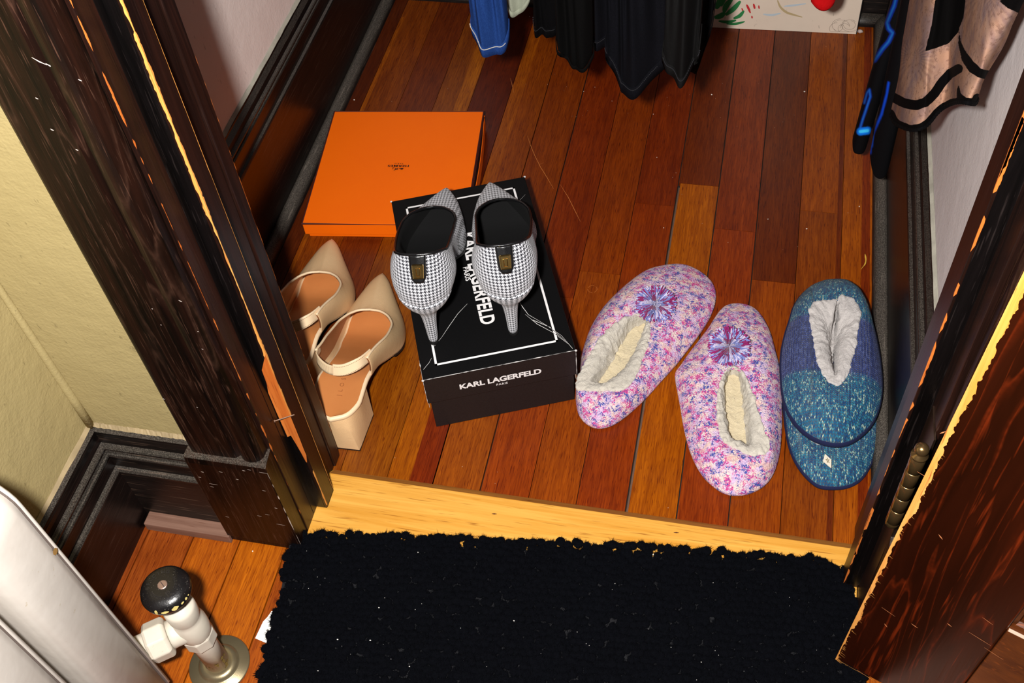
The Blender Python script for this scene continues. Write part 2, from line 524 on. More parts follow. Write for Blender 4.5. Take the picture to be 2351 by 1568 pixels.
# ------------------------------------------------------------------ threshold
tb = MB(); Y0, Y1, ZT = -0.125, 0.0, 0.010
tb.rings([[(x, Y0, -.004), (x, Y0, ZT - .002), (x, Y0 + .002, ZT), (x, Y1 - .010, ZT), (x, Y1, 0.001), (x, Y1, -.004)] for x in np.linspace(-0.0675, 0.5395, 24)], closed=True, cap0=True, cap1=True)
th = tb.build('trim_1', M['oak'])
struct(th, 'golden oak threshold board across the closet doorway', 'threshold')
eb = MB(); eb.rings([[(x, Y1 - .0098, ZT + .0003), (x, Y1 + .0004, 0.0012)] for x in np.linspace(-0.066, 0.538, 8)], closed=False)
eb.build('dark_bevel', M['oak_edge'], th)  # darker oak strip laid over the back bevel
kb = MB()
for px, py in ((1135, 1180), (1552, 1223), (1750, 1140)):
    pass
c = PZ(1135, 1180, ZT); strip(kb, [c + np.array([-.003, -.0004, 0]), c, c + np.array([.003, 0.0003, 0])], [.0004, .0016, .0003], (0, 0, 1), .0003)
c = PZ(1553, 1223, ZT); strip(kb, [c + np.array([-.003, -.0004, 0]), c, c + np.array([.003, 0.0003, 0])], [.0004, .0014, .0003], (0, 0, 1), .0003)
kb.build('knot', simple('knot_dark', S(84, 40, 14), .6), th)


# ------------------------------------------------------------------ walls
def quadwall(name, mat, a, b, z0, z1, thick, label):
    """wall slab from a to b (plan), thickness goes to the left of a->b"""
    a = np.array([*a, 0.0]); b = np.array([*b, 0.0]); d = b - a; L = np.linalg.norm(d); d /= L; n = np.array([-d[1], d[0], 0])
    w = MB(); w.frame_box(a + [0, 0, z0], d * L, n * thick, (0, 0, z1 - z0)); o = w.build(name, mat); return struct(o, label, 'wall')


XL, XR, YB = -0.286, 0.587, 0.982          # closet wall planes
HXL, HYF = -0.280, -0.082                  # room wall planes
JL, JR = -0.0675, 0.540                    # jamb faces
WZ = 2.15
quadwall('wall_left', M['closet_wall_l'], (XL, 0.005), (XL, YB), -.006, WZ, .1, 'pinkish white plaster wall on the left side inside the closet')
quadwall('wall_right', M['closet_wall_r'], (XR, YB), (XR, 0.005), -.006, WZ, .1, 'grey white plaster wall on the right side inside the closet')
quadwall('wall_back', M['closet_wall_r'], (XL - .1, YB), (XR + .1, YB), -.006, WZ, .1, 'plaster wall at the back of the closet')
quadwall('wall_hall_left', M['hall_wall'], (HXL, -1.3), (HXL, HYF), -.006, WZ, .1, 'olive painted room wall behind the white radiator')
w = MB(); w.box(HXL - .1, -0.105, HYF, 0.005, -.006, WZ)
struct(w.build('wall_front_left', M['hall_wall']), 'olive painted wall left of the closet doorway', 'wall')
w = MB(); w.box(0.58, 1.7, HYF, 0.005, -.006, WZ)
struct(w.build('wall_front_right', M['hall_wall']), 'olive painted wall right of the closet doorway behind the door', 'wall')
w = MB(); w.box(-0.105, 0.58, HYF, 0.005, 2.05, WZ)
struct(w.build('wall_front_over', M['hall_wall']), 'wall strip over the closet doorway', 'wall')
w = MB(); w.box(XL - .1, XR + .1, 0.005, YB + .1, WZ, WZ + .05)
struct(w.build('ceiling', M['closet_wall_r']), 'plaster ceiling of the closet', 'ceiling')
# small hall corner softening: a bead of paint in the corner
cbd = MB(); cbd.tube([(HXL + .002, HYF - .002, z) for z in np.linspace(.17, WZ, 40)], [.004 + .001 * math.sin(z * 9) for z in np.linspace(.17, WZ, 40)], 8)
struct(cbd.build('trim_11', M['hall_wall'], smooth=True), 'rounded paint filled corner between the two olive walls', 'corner')


# ------------------------------------------------------------------ baseboards
def sweep(profile, p0, p1, nrm):
    """profile of (depth from the wall, z) swept from p0 to p1 in plan; nrm points into the room"""
    mb = MB(); p0 = np.array([*p0, 0.0]); p1 = np.array([*p1, 0.0]); nrm = np.array([*nrm, 0.0]); k = max(2, int(np.linalg.norm(p1 - p0) / .05))
    mb.rings([[p0 + (p1 - p0) * t + nrm * d + np.array([0, 0, z]) for d, z in profile] for t in np.linspace(0, 1, k)], closed=True, cap0=True, cap1=True)
    return mb


def arc(cx, cz, r, a0, a1, n=6):
    return [(cx + r * math.cos(math.radians(a)), cz + r * math.sin(math.radians(a))) for a in np.linspace(a0, a1, n)]


PROF_C = [(0, -.004), (.016, -.004), (.016, .140), (.0168, .143), (.016, .1455), (.0125, .147), (.0115, .150), (.0112, .168)] + arc(.0118, .172, .0032, -70, 80, 5) + [(.0105, .1765)] + arc(.0125, .1800, .0026, -60, 95, 5) + [(.0105, .1835), (.0090, .190), (.0045, .197), (.0042, .1995), (0, .200)]
PROF_H = [(0, -.004), (.0145, -.004), (.0145, .101), (.0175, .1025), (.0178, .106), (.016, .1085), (.0125, .110), (.0115, .128)] + arc(.0115, .1315, .0030, -70, 85, 5) + [(.0098, .1375)] + arc(.0098, .1425, .0032, -60, 95, 5) + [(.0075, .1475), (.0062, .153), (.0062, .160), (.0075, .1645), (.0072, .167), (.003, .1705), (0, .171)]
SHOE = [(0, -.004), (.0165, -.004)] + arc(0, 0.0, .0165, 0, 90, 7)


def baseboard(name, prof, p0, p1, nrm, mat, label, shoe=None, strip_z=None):
    o = sweep(prof, p0, p1, nrm).build(name, mat); struct(o, label, 'baseboard')
    if shoe:
        off = np.array(nrm) * 0.0158
        sm = sweep(shoe, np.array(p0) + off, np.array(p1) + off, nrm).build('shoe_moulding', M['shoe'] if abs(nrm[0]) > .5 else M['base_x'], o, smooth=True)
    if strip_z:
        q0 = np.array([*p0, 0.0]); q1 = np.array([*p1, 0.0]); nn = np.array([*nrm, 0.0]); mb = MB(); k = 60
        mb.rings([[q0 + (q1 - q0) * t + nn * d + np.array([0, 0, z + RNG.uniform(-.0008, .0008)]) for d, z in ((0.0002, strip_z + .0045), (.0008, strip_z + .0042), (.0040, strip_z + .0006), (.0002, strip_z))] for t in np.linspace(0, 1, k)], closed=True, cap0=True, cap1=True)
        mb.build('paint_edge', M['hall_chip'] if 'hall' in name else M['white_chip'], o)
    return o


baseboard('baseboard_left', PROF_C, (XL, .03), (XL, YB), (1, 0), M['base_y'], 'dark moulded baseboard along the left closet wall with dusty ledges', SHOE, .1995)
baseboard('baseboard_right', PROF_C, (XR, .03), (XR, YB), (-1, 0), M['base_y'], 'dark moulded baseboard along the right closet wall beside the blue slippers', SHOE, .1995)
baseboard('baseboard_back', PROF_C, (XL, YB), (XR, YB), (0, -1), M['base_x'], 'dark moulded baseboard along the back closet wall', SHOE, .1995)
baseboard('baseboard_hall_left', PROF_H, (HXL, -1.3), (HXL, HYF), (1, 0), M['base_y'], 'dark moulded baseboard under the olive wall behind the radiator', None, .1705)
bf = baseboard('baseboard_hall_front', PROF_H, (HXL, HYF), (-.150, HYF), (0, -1), M['base_x'], 'short dark baseboard between the room corner and door casing', None, .1705)
sm = MB(); sm.box(-.2610, -.1545, -.1135, -.0960, 0, .0145)
bevel(sm.build('shoe_moulding', M['shoe_worn'], bf), .0012)

# ------------------------------------------------------------------ left door casing, plinth, jamb and stop
pl = MB()
zs = [0.0, 0.012, .03, .165, .1775]
pl.rings([[(-.1570, -.110 - b, z), (-.0665, -.110 - b, z), (-.0690, -.0880, z), (-.0690, HYF, z), (-.1570, HYF, z)] for z, b in ((0, -.002), (.004, .000), (.013, -.0005), (.0135, .001), (.03, .001), (.170, .001), (.178, 0.0), (.1805, -.002))], cap0=True, cap1=True)
plo = bevel(pl.build('trim_2', M['trim_v']), .0012)
struct(plo, 'dark scuffed plinth block under the left door casing', 'plinth block')
PC = []
for a in np.linspace(180, 90, 6): PC.append((-.154 + .009 + .009 * math.cos(math.radians(a)), -.095 - .009 * math.sin(math.radians(a))))
PC += [(-.112, -.1043), (-.101, -.1040), (-.0985, -.1015), (-.0965, -.0995), (-.0952, -.1000)]
for a in np.linspace(165, 10, 8): PC.append((-.0845 + .0110 * math.cos(math.radians(a)), -.0995 - .0068 * math.sin(math.radians(a))))
PC += [(-.0720, -.0975), (-.0716, -.0885), (-.0716, HYF), (-.154, HYF)]
cs = MB(); cs.rings([[(x, y, z) for x, y in PC] for z in [.1800, .1835] + list(np.linspace(.19, 2.06, 12))], cap0=True, cap1=True)
cso = cs.build('trim_3', M['trim_v'])
struct(cso, 'wide dark wooden door casing with bead on the left of the doorway', 'door casing')
jm = MB()
jm.box(-.1040, JL, -.0875, .005, .0005, 2.06)
jo = bevel(jm.build('trim_4', M['jamb']), .0015)
struct(jo, 'dark brown left door jamb', 'door jamb')
jb = MB(); jb.box(JL - .001, JL + .0004, -.0660, -.0540, .012, 2.05)
jb.build('black_strip', M['jambblack'], jo)  # black strip along the jamb beside the stop
SX, SY0, SY1 = JL + .0155, -.0575, -.0360
st = MB(); st.rings([[(JL, SY0, z), (SX - b, SY0, z), (SX - b, SY1, z), (JL, SY1, z)] for z, b in ((.0135, .002), (.018, 0), (.03, 0), (2.05, 0))], cap0=True, cap1=True)
so = st.build('trim_5', M['jamb'])
struct(so, 'left door stop strip with worn orange edges', 'door stop')
sfb = MB(); sfb.add([(JL, SY0 - .0003, .0140), (SX - .004, SY0 - .0003, .0140), (SX - .004, SY0 - .0003, 2.05), (JL, SY0 - .0003, 2.05)], [(0, 1, 2, 3)])
sfb.build('black_paint', M['jambblack'], so)
cc = MB(); cc.box(-.160, -.0655, .005, .0225, 0.0005, 2.08)
cco = bevel(cc.build('trim_6', M['jamb']), .0015)
struct(cco, 'dark casing edge on the closet side of the left jamb', 'door casing')


def chips(mb, x, y, z0, z1, dir1, dir2, wmin, wmax, cover=0.8, step=.004, seed=0, lean=0.0):
    """jagged strip of bare wood where an edge has worn: dir1 and dir2 run away from the edge over its two faces"""
    r = np.random.default_rng(seed); z = z0; d1 = np.asarray(dir1, float); d2 = np.asarray(dir2, float); run = []
    def flush():
        if len(run) < 3: run.clear(); return
        out = (d1 + d2) * -.0004
        rings = []
        for k, (zz, a, b) in enumerate(run):
            t = 0.0 if k in (0, len(run) - 1) else 1.0
            p = np.array([x + lean * zz, y, zz]) + out
            rings.append([p + d1 * (a * t + 1e-5), p, p + d2 * (b * t + 1e-5)])
        mb.rings(rings, closed=False); run.clear()
    w = .5
    while z < z1:
        w = min(1, max(0, w + r.normal(0, .22)))
        if r.random() > cover + .18: flush()
        else: run.append((z, wmin + (wmax - wmin) * w * r.uniform(.6, 1), (wmin + (wmax - wmin) * w * r.uniform(.3, 1)) * .7))
        z += step * r.uniform(.5, 1.6)
    flush()


cb = MB()
chips(cb, SX, SY0, .20, .70, (-1, 0, 0), (0, 1, 0), .0006, .0034, .95, seed=3)
chips(cb, SX, SY0, .02, .10, (-1, 0, 0), (0, 1, 0), .0004, .0016, .8, seed=13)
chips(cb, SX, SY1, .02, .70, (0, -1, 0), (-1, 0, 0), .0003, .0009, .9, seed=4)
cb.build('worn_edge', M['bare_hi'], so)
cb = MB()
left = [(609, 815), (601, 850), (612, 880), (616, 902), (634, 945), (652, 985), (660, 1003), (668, 1000), (680, 1020), (692, 1041), (702, 1060)]
right = [(612, 812), (626, 846), (640, 876), (651, 905), (664, 938), (672, 960), (681, 985), (690, 1010), (698, 1033), (704, 1045), (705, 1062)]
L_ = [PY(px, py, SY0 - .0008) for px, py in left]; R_ = [PY(px, py, SY0 - .0008) for px, py in right]
for a in R_: a[0] = min(a[0], SX)
n = len(L_); cb.add(L_ + R_, [(i, n + i, n + i + 1, i + 1) for i in range(n - 1)])
cb.build('bare_patch', M['bare'], so)
nb = MB(); q0 = PY(676, 952, SY0); q1 = q0 + np.array([-.018, -.010, -.001])
nb.tube([q0, q1], .0007, 8); nb.lathe(q1, q1 - q0, [(.0016, 0), (.0016, .0006)], 10)
nb.build('nail', simple('rusty_nail', S(150, 120, 100), .45, .7), so)
cb = MB()
chips(cb, JL, -.0875, .02, .75, (0, 1, 0), (-1, 0, 0), .0002, .0016, .62, seed=6)
cb.build('worn_edge', M['bare'], jo)
cb = MB()
chips(cb, -.0666, -.1105, .012, .178, (-1, 0, 0), (.05, 1, 0), .0002, .0012, .6, .004, seed=8)
for px, py, l in ((605, 1085, .009), (465, 1083, .003), (490, 1111, .009), (487, 1117, .004), (560, 1080, .003), (645, 1204, .010), (572, 1078, .004), (606, 1126, .004), (634, 1166, .003), (614, 1181, .005), (459, 1095, .003), (507, 1083, .004), (596, 1184, .005), (522, 1186, .004), (545, 1100, .003)):
    p = PY(px, py, -.1112); w = .0010 if l < .0035 else .0006
    strip(cb, [p + np.array([-l / 2, 0, .0004]), p, p + np.array([l / 2, 0, -.0002])], [w * .5, w, w * .4], (0, -1, 0), .0004)
cb.build('paint_fleck', simple('pale_paint_fleck', S(206, 188, 176), .6), plo)
cb = MB()
for px, py, l in ((90, 140, .010), (115, 150, .006), (133, 163, .003), (184, 183, .0025), (120, 297, .0025), (177, 343, .002), (85, 225, .002), (365, 612, .003), (414, 690, .003), (463, 800, .003), (455, 760, .001), (376, 915, .002), (453, 934, .0015), (552, 999, .003), (350, 708, .001), (370, 745, .001), (415, 730, .0015)):
    p = PY(px, py, -.1046)
    strip(cb, [p + np.array([-l * .4, 0, l * .3]), p, p + np.array([l * .5, 0, -l * .25])], [.0004, .0012, .0005], (0, -1, 0), .0005)
cb.build('paint_fleck', simple('pale_scuff', S(190, 178, 172), .6), cso)
cb = MB(); chips(cb, -.0665, .0050 + .0175, .05, .6, (0, -1, 0), (-1, 0, 0), .0002, .0007, .6, seed=17)
cb.build('worn_edge', M['bare'], cco)

# ------------------------------------------------------------------ right jamb, stop and casing (leaning very slightly)
LEAN = .0075
def lean_ring(pts, zz): return [[(x + LEAN * z, y, z) for x, y in pts] for z in zz]
pl = MB(); RP = 2 * .23625
pl.rings([[(RP + .1570, -.110 - b, z), (RP + .0665, -.110 - b, z), (RP + .0690, -.0880, z), (RP + .0690, HYF, z), (RP + .1570, HYF, z)] for z, b in ((0, -.002), (.004, .000), (.03, .001), (.170, .001), (.1805, -.002))], cap0=True, cap1=True)
struct(bevel(pl.build('trim_13', M['trim_v']), .0012), 'dark plinth block under the right door casing behind the door', 'plinth block')
jm = MB(); jm.rings(lean_ring([(JR, -.0875), (JR + .037, -.0875), (JR + .037, .005), (JR, .005)], [.0005, 2.06]), cap0=True, cap1=True)
jr = bevel(jm.build('trim_7', M['jamb']), .0015); struct(jr, 'dark right door jamb on the hinge side', 'door jamb')
RX = JR - .0155
st = MB(); st.rings(lean_ring([(RX, SY0), (JR, SY0), (JR, SY1), (RX, SY1)], [.0135, .03, 2.05]), cap0=True, cap1=True)
sr = bevel(st.build('trim_8', M['jamb']), .0012); struct(sr, 'right door stop strip with chipped edge', 'door stop')
sfb = MB(); sfb.rings(lean_ring([(RX + .002, SY0 - .0004), (JR, SY0 - .0004)], [.02, 2.05]), closed=False)
sfb.build('black_paint', M['jambblack'], sr)
cb = MB()
chips(cb, RX, SY0, .02, .62, (1, 0, 0), (0, 1, 0), .0003, .0022, .6, seed=21, lean=LEAN)
p = PY(2110, 835, SY0 - .0006)
for px, py, w in ((2327, 290, .004), (2318, 330, .003), (2303, 385, .005), (1990, 1190, .003), (1972, 1250, .003)):
    z = PY(px, py, SY0)[2]
    chips(cb, RX, SY0, z - .022, z + .022, (1, 0, 0), (0, 1, 0), .0014, w, .99, .003, seed=int(px), lean=LEAN)
cb.build('worn_edge', M['bare'], sr)
cs = MB(); cs.rings([[(2 * .23625 - x + LEAN * z, y, z) for x, y in PC][::-1] for z in np.linspace(.18, 2.06, 8)], cap0=True, cap1=True)
struct(cs.build('trim_9', M['trim_v']), 'dark door casing on the right behind the open door', 'door casing')
cc = MB(); cc.rings(lean_ring([(JR - .002, .005), (JR + .045, .005), (JR + .045, .0225), (JR - .002, .0225)], [.0005, 2.06]), cap0=True, cap1=True)
struct(cc.build('trim_10', M['jamb']), 'dark casing edge on the closet side of the right jamb', 'door casing')

# ------------------------------------------------------------------ open door: stiles, bottom rail, panel, hinge
ANG = math.radians(-22)
dd = np.array([math.cos(ANG), math.sin(ANG), 0]); dn = np.array([-math.sin(ANG), math.cos(ANG), 0])   # dn points to the wall behind
ZB = .0215
P0 = PZ(1919, 1513, ZB)
SHR = .0285                                  # the old door sags: its edge leans out of plumb
dz = np.array([dd[0] * SHR, dd[1] * SHR, 1.0])


def DP(u, z, n=0.0): return P0 + dd * u + dz * (z - ZB) + dn * n


droot = thing('door_1', 'open dark red brown panelled closet door on the right', 'door', P0); droot['kind'] = 'structure'
TH = .034


def dbox(u0, u1, z0, z1, n0, n1):
    mb = MB(); mb.frame_box(DP(u0, z0, n0), dd * (u1 - u0), dn * (n1 - n0), dz * (z1 - z0)); return mb


bevel(dbox(0, .1075, ZB, 2.02, 0, TH).build('stile', M['door'], droot), .0022, 3)
bevel(dbox(.50, .6075, ZB, 2.02, 0, TH).build('stile', M['door'], droot), .0022, 3)
bevel(dbox(.1078, .4997, ZB, .2265, 0, TH).build('rail', M['door_h'], droot), .0008)
bevel(dbox(.1078, .4997, 1.85, 2.02, 0, TH).build('rail', M['door_h'], droot), .0008)
bevel(dbox(.1078, .4997, .95, 1.12, 0, TH).build('rail', M['door_h'], droot), .0008)
for za, zb in ((.2265, .95), (1.12, 1.85)):
    dbox(.1078, .4997, za, zb, .0125, .0215).build('panel', M['door_h'], droot)
    mo = MB()
    for (u0, v0, u1, v1) in ((.1080, za, .4995, za), (.1080, za, .1080, zb), (.4995, za, .4995, zb), (.1080, zb, .4995, zb)):
        mo.tube([DP(u0, v0, .0105), DP(u1, v1, .0105)], .0052, 8)
    mo.build('panel_moulding', M['door_h'], droot)
lt = MB(); lt.tube([DP(.1085, .2275, .0012), DP(.49, .2275, .0012)], .0016, 6); lt.build('lit_rail_edge', simple('pale_lit_edge', S(196, 170, 150), .5), droot)  # pale bead paints in the light along the rail's top edge
cb = MB(); r = np.random.default_rng(5); rings = []; z = ZB - .0002; w1 = w2 = 0.0
while z < .75:
    w1 = .86 * w1 + r.normal(0, .00045); w2 = .4 * w2 + r.normal(0, .00022)
    w = max(.0006, .0017 + .0030 * min(1, max(0, (z - .05) / .4)) + w1 + w2)
    rings.append([DP(w, z, -.0005), DP(-.0005, z, -.0005), DP(-.0005, z, .002)]); z += r.uniform(.0012, .0034)
cb.rings(rings, closed=False)
for _ in range(70):
    z = ZB + (r.random() ** 2.2) * .6; l = r.uniform(.001, .006); q = DP(.0015, z, -.0006)
    strip(cb, [q, q + dd * l * .6 - dz * l * .25, q + dd * l - dz * l * .5], [r.uniform(.0003, .0009), .0003, .00004], -dn, .0002)
for u in np.arange(.002, .09, .004):
    l = r.uniform(.003, .008); q = DP(u, ZB + r.uniform(0, .002), -.0006); strip(cb, [q, q + dd * l], [.0004, .0002], -dn, .0002)
cb.build('worn_edge', M['bare_hi'], droot)
cb = MB()
for px, py, l, a in ((2034, 1435, .005, -.8), (2040, 1404, .014, -.3), (2100, 1436, .007, -.3), (1989, 1551, .02, -.25), (2268, 1425, .01, -.35), (2180, 1434, .005, -.5), (2250, 1466, .02, -.2), (2165, 992, .006, -2.1), (2160, 1232, .006, -.8), (2120, 1090, .010, -.2), (2282, 1500, .018, -.25)):
    d = ray(px, py); t = (dn @ (P0 - CAM)) / (dn @ d); q = CAM + d * t
    e = dd * math.cos(a) + np.array([0, 0, 1]) * math.sin(a)
    strip(cb, [q - e * l / 2, q, q + e * l / 2], [.0002, .0011 if l < .009 else .0005, .0002], -dn, .0004)
cb.build('scratch', simple('bare_scratch', S(206, 130, 84), .6), droot)
# hinge with ball tips in the gap between door and jamb
hx = lambda px, py: PY(px, py, -.108)
ht, hb = hx(2118, 1037), hx(2045, 1200)
hm = MB(); ax = np.array([0, 0, 1.0]); hz0, hz1 = hb[2], ht[2]; hc = (ht + hb) / 2; hc[2] = hz0; R = .0062; hl = hz1 - hz0
prof = [(.001, -.004), (.004, -.0035), (.0058, 0), (.0058, .002), (R, .004)]
for k in range(5):
    za = .005 + (hl - .012) * k / 5; zb = .005 + (hl - .012) * (k + 1) / 5
    prof += [(R - .0008, za), (R, za + .0008), (R, zb - .0008), (R - .0008, zb)]
prof += [(R + .0006, hl - .006), (R + .0006, hl - .004), (.0035, hl - .003), (.0035, hl - .002)] + [(.0058 * math.sin(math.radians(a)), hl + .003 - .0058 * math.cos(math.radians(a))) for a in range(35, 180, 18)]
hm.lathe(hc, ax, prof, 24)
hg = hm.build('hinge', simple('tarnished_brass', S(150, 120, 78), .24, .9), droot, smooth=True)
hg['label'] = 'tarnished brass ball tipped hinge barrel'
lf = MB(); lf.box(JR - .0012 + LEAN * .35, JR + .0006 + LEAN * .35, -.0875 - .008, -.062, hz0, hz1); lf.build('hinge_leaf', simple('dark_hinge_leaf', S(60, 44, 34), .35, .8), droot)


# ------------------------------------------------------------------ rug of chenille loops
def m_rug():
    t = NT('black_chenille'); o = t.obj()
    n = t.noise(o, 1500, 3, .8)
    big = t.noise(o, 26, 2, .5)
    c = t.mix(n, S(3, 3, 5), S(17, 19, 26))
    c = t.mix(t.math('MULTIPLY', big, .34), c, S(17, 19, 27))
    t.bump(n, 1.0, 0.0022)
    return t.done(c, .95, spec=.05)


rr = np.random.default_rng(11)
RUG_TL, RUG_TR = PZ(672, 1236, .008), PZ(1950, 1302, .008)
RUG_BL = PZ(590, 1568, .008)
ex = RUG_TR - RUG_TL; rw = np.linalg.norm(ex[:2]); ex = ex / np.linalg.norm(ex); ex[2] = 0; ex /= np.linalg.norm(ex); ey = np.array([ex[1], -ex[0], 0])
rl = .46
def rug_z(p): return .0112 if p[1] > -.128 else (.0012 if p[1] < -.16 else .0012 + .010 * (p[1] + .16) / .032)
bm = bmesh.new(); bmesh.ops.create_icosphere(bm, subdivisions=2, radius=1.0)
sv = np.array([v.co[:] for v in bm.verts]); sf = [[v.index for v in f.verts] for f in bm.faces]; bm.free()
V = []; Fc = []; CEN = []; nV = 0
pitch = .0073
for i in range(int(rw / pitch) + 1):
    for j in range(int(rl / pitch) + 1):
        u = i * pitch + (pitch / 2 if j % 2 else 0) + rr.normal(0, .0011); v = j * pitch + rr.normal(0, .0011)
        cr = .022
        if u < 0 or u > rw: continue
        if u > rw - cr and v < cr and (u - rw + cr) ** 2 + (v - cr) ** 2 > cr * cr: continue
        bow = -.006 * math.sin(math.pi * u / rw) + .004 * (rr.random() - .5) * (j == 0)
        p = RUG_TL * [1, 1, 0] + ex * u + ey * (v + bow)
        p = p - ex * (.012 * (v / .3) * (u / rw) * -1)            # the sides spread a little towards the room
        p += ex * (.05 * (v / .3) * (u / rw - 1) * 0)
        r = .0050 * rr.uniform(.85, 1.12)
        c = p + np.array([0, 0, rug_z(p) + .0058 + rr.normal(0, .0007)])
        s = sv * (r * rr.uniform(.9, 1.15, 3) * [1, 1, .72]) * (1 + rr.normal(0, .05, (len(sv), 1)))
        V.append(s + c); CEN.append((c, r)); Fc += [[a + nV for a in q] for q in sf]; nV += len(sv)
# the soft fuzz that stands off every bobble
nf = 150
for c, r in CEN:
    d = rr.normal(0, 1, (nf, 3)); d[:, 2] = abs(d[:, 2]) * 1.0 - .15; d /= np.linalg.norm(d, axis=1, keepdims=True)
    sd_ = np.cross(d, rr.normal(0, 1, (nf, 3))); sd_ /= np.linalg.norm(sd_, axis=1, keepdims=True)
    p0 = c + d * r * .72; p1 = c + (d + rr.normal(0, .22, (nf, 3))) * (r * rr.uniform(.95, 1.34, (nf, 1))); w_ = .00034
    T3 = np.stack([p0 - sd_ * w_, p0 + sd_ * w_, p1], 1).reshape(-1, 3); V.append(T3)
    Fc += [[nV + 3 * q, nV + 3 * q + 1, nV + 3 * q + 2] for q in range(nf)]; nV += 3 * nf
V = np.concatenate(V)
rroot = thing('rug', 'black chenille bobble rug lying on the floor in front of the threshold', 'rug', (RUG_TL + RUG_TR) / 2 * [1, 1, 0])
mesh_obj('pile', V, Fc, m_rug(), rroot)
bk = MB(); pts = []
for j in range(20):
    v = rl * j / 19; ring = []
    for i in range(25):
        u = rw * i / 24; p = RUG_TL * [1, 1, 0] + ex * u + ey * (v + .002 + (.006 if i in (0, 24) and j == 0 else 0)); p = p + ex * (.012 * (v / .3) * (u / rw)); p[2] = rug_z(p) + .002; ring.append(p)
    pts.append(ring)
bk.rings(pts, closed=False); bk.build('backing', simple('rug_backing', S(16, 16, 20), .95), rroot)
lb = MB()
for px, py in [(748, 1277), (1428, 1416), (1096, 1400), (870, 1395), (775, 1468), (850, 1470), (1010, 1363), (1500, 1273), (1335, 1380), (1468, 1580 - 130), (1490, 1445), (1010, 1360), (960, 1268), (1600, 1350), (1750, 1450), (1610, 1520), (940, 1530), (1180, 1425), (730, 1540), (1866, 1385)]:
    c = PZ(px, py, .0185 if py < 1330 else .0115); r = rr.uniform(.0005, .0011)
    lb.add(sv * r * [1, .7, .6] + c, sf)
for _ in range(60):
    c = RUG_TL * [1, 1, 0] + ex * rr.uniform(.02, rw - .02) + ey * rr.uniform(.02, .3); c[2] = rug_z(c) + .0112; lb.add(sv * rr.uniform(.00018, .0004) + c, sf)
o = lb.build('lint', simple('lint_white', S(224, 220, 214), .9), rroot); o['kind'] = 'stuff'
pp = MB(); c = PZ(612, 1428, .0006)
pp.add([c + np.array(q) for q in ((-.006, -.020, 0), (.012, -.024, 0), (.012, .016, 0), (.001, .013, 0), (-.001, .006, 0), (-.004, .000, 0))], [(0, 1, 2, 3, 4, 5)])
tag(pp.build('paper_scrap', simple('white_paper', S(236, 234, 230), .8)), 'small white paper scrap sticking out under the left edge of the black rug', 'paper')

# ------------------------------------------------------------------ orange box
def m_orange():
    t = NT('orange_card'); o = t.obj()
    n = t.noise(o, 1400, 2, .6); c = t.mix(t.noise(o, 20, 3), S(246, 104, 0), S(250, 110, 0)); t.bump(n, .25, .0003)
    return t.done(c, .55, spec=.25)
M['orange'] = m_orange(); M['piping'] = simple('brown_piping', S(66, 22, 18), .6)
OH = .030
oA, oB, oC = PZ(698, 513, OH), PZ(768, 256, OH), PZ(1115, 256, OH)
oex = (oC - oB) / np.linalg.norm(oC - oB); oey = np.array([-oex[1], oex[0], 0]); OW = np.linalg.norm(oC - oB) - .003; OL = (oB - oA) @ oey
oO = oB - oey * OL
def OP(u, v, z): return oO * [1, 1, 0] + oex * u + oey * v + np.array([0, 0, z])
oroot = thing('gift_box', 'flat bright orange lidded box with brown edging and black logo lying beside the left baseboard', 'box', OP(OW / 2, OL / 2, 0))
mb = MB(); mb.frame_box(OP(.004, .004, .0003), oex * (OW - .008), oey * (OL - .008), (0, 0, .020)); bevel(mb.build('base', M['orange'], oroot), .0008)
mb = MB(); mb.frame_box(OP(0, 0, .0085), oex * OW, oey * OL, (0, 0, OH - .0085)); bevel(mb.build('lid', M['orange'], oroot), .0009)
lid = mb
mb = MB(); e = .0008
cor = [(0, 0), (OW, 0), (OW, OL), (0, OL)]
mb.tube([OP(u, v, OH - .0006) for u, v in cor], .0016, 8, closed=True); mb.build('edge_piping', M['piping'], oroot)
mb = MB(); mb.frame_box(OP(OW + .0002, .012, .0095), oex * .0016, oey * (OL - .02), (0, 0, .0165)); mb.build('side_flap', M['piping'], oroot)
mb = MB()
k = [OP(OW + .0008 + .0045 * math.sin(math.pi * t), OL * (.02 + .96 * t), OH - .004) for t in np.linspace(0, 1, 16)]
kb_ = [q - [0, 0, .02] for q in k]
mb.rings([k, kb_], closed=False); o = mb.build('side_flap', M['orange'], oroot); s_ = o.modifiers.new('thick', 'SOLIDIFY'); s_.thickness = .0008
lg = MB()
c = PZ(915, 380, OH + .0004)
tx = -oex; ty = -oey
lettering(lg, 'HERMES', c + ty * -.0022 * 0, tx, ty, .0315, .0042, bold=.03, space=1.12, center=True, lift=.0009)
for q in (-.0145, -.0085, -.0025, .0045, .0105):
    pass
lettering(lg, 'PARIS', c - ty * .0042, tx, ty, .0125, .0021, bold=.012, space=1.5, center=True, lift=.0009)
q0 = c + tx * .0068 + ty * .0052; strip(lg, [q0 - tx * .0012, q0 + tx * .0012 + ty * .0006], .0006, (0, 0, 1), .0009)
def blob(mb, pts, o, sc):
    P = [o + (tx * a + ty * b) * sc + np.array([0, 0, .0009]) for a, b in pts]; mb.add(P, [tuple(range(len(P)))])
lo_ = c + ty * .0062
strip(lg, [lo_ - tx * .0085, lo_ + tx * .0085], .0004, (0, 0, 1), .0009)
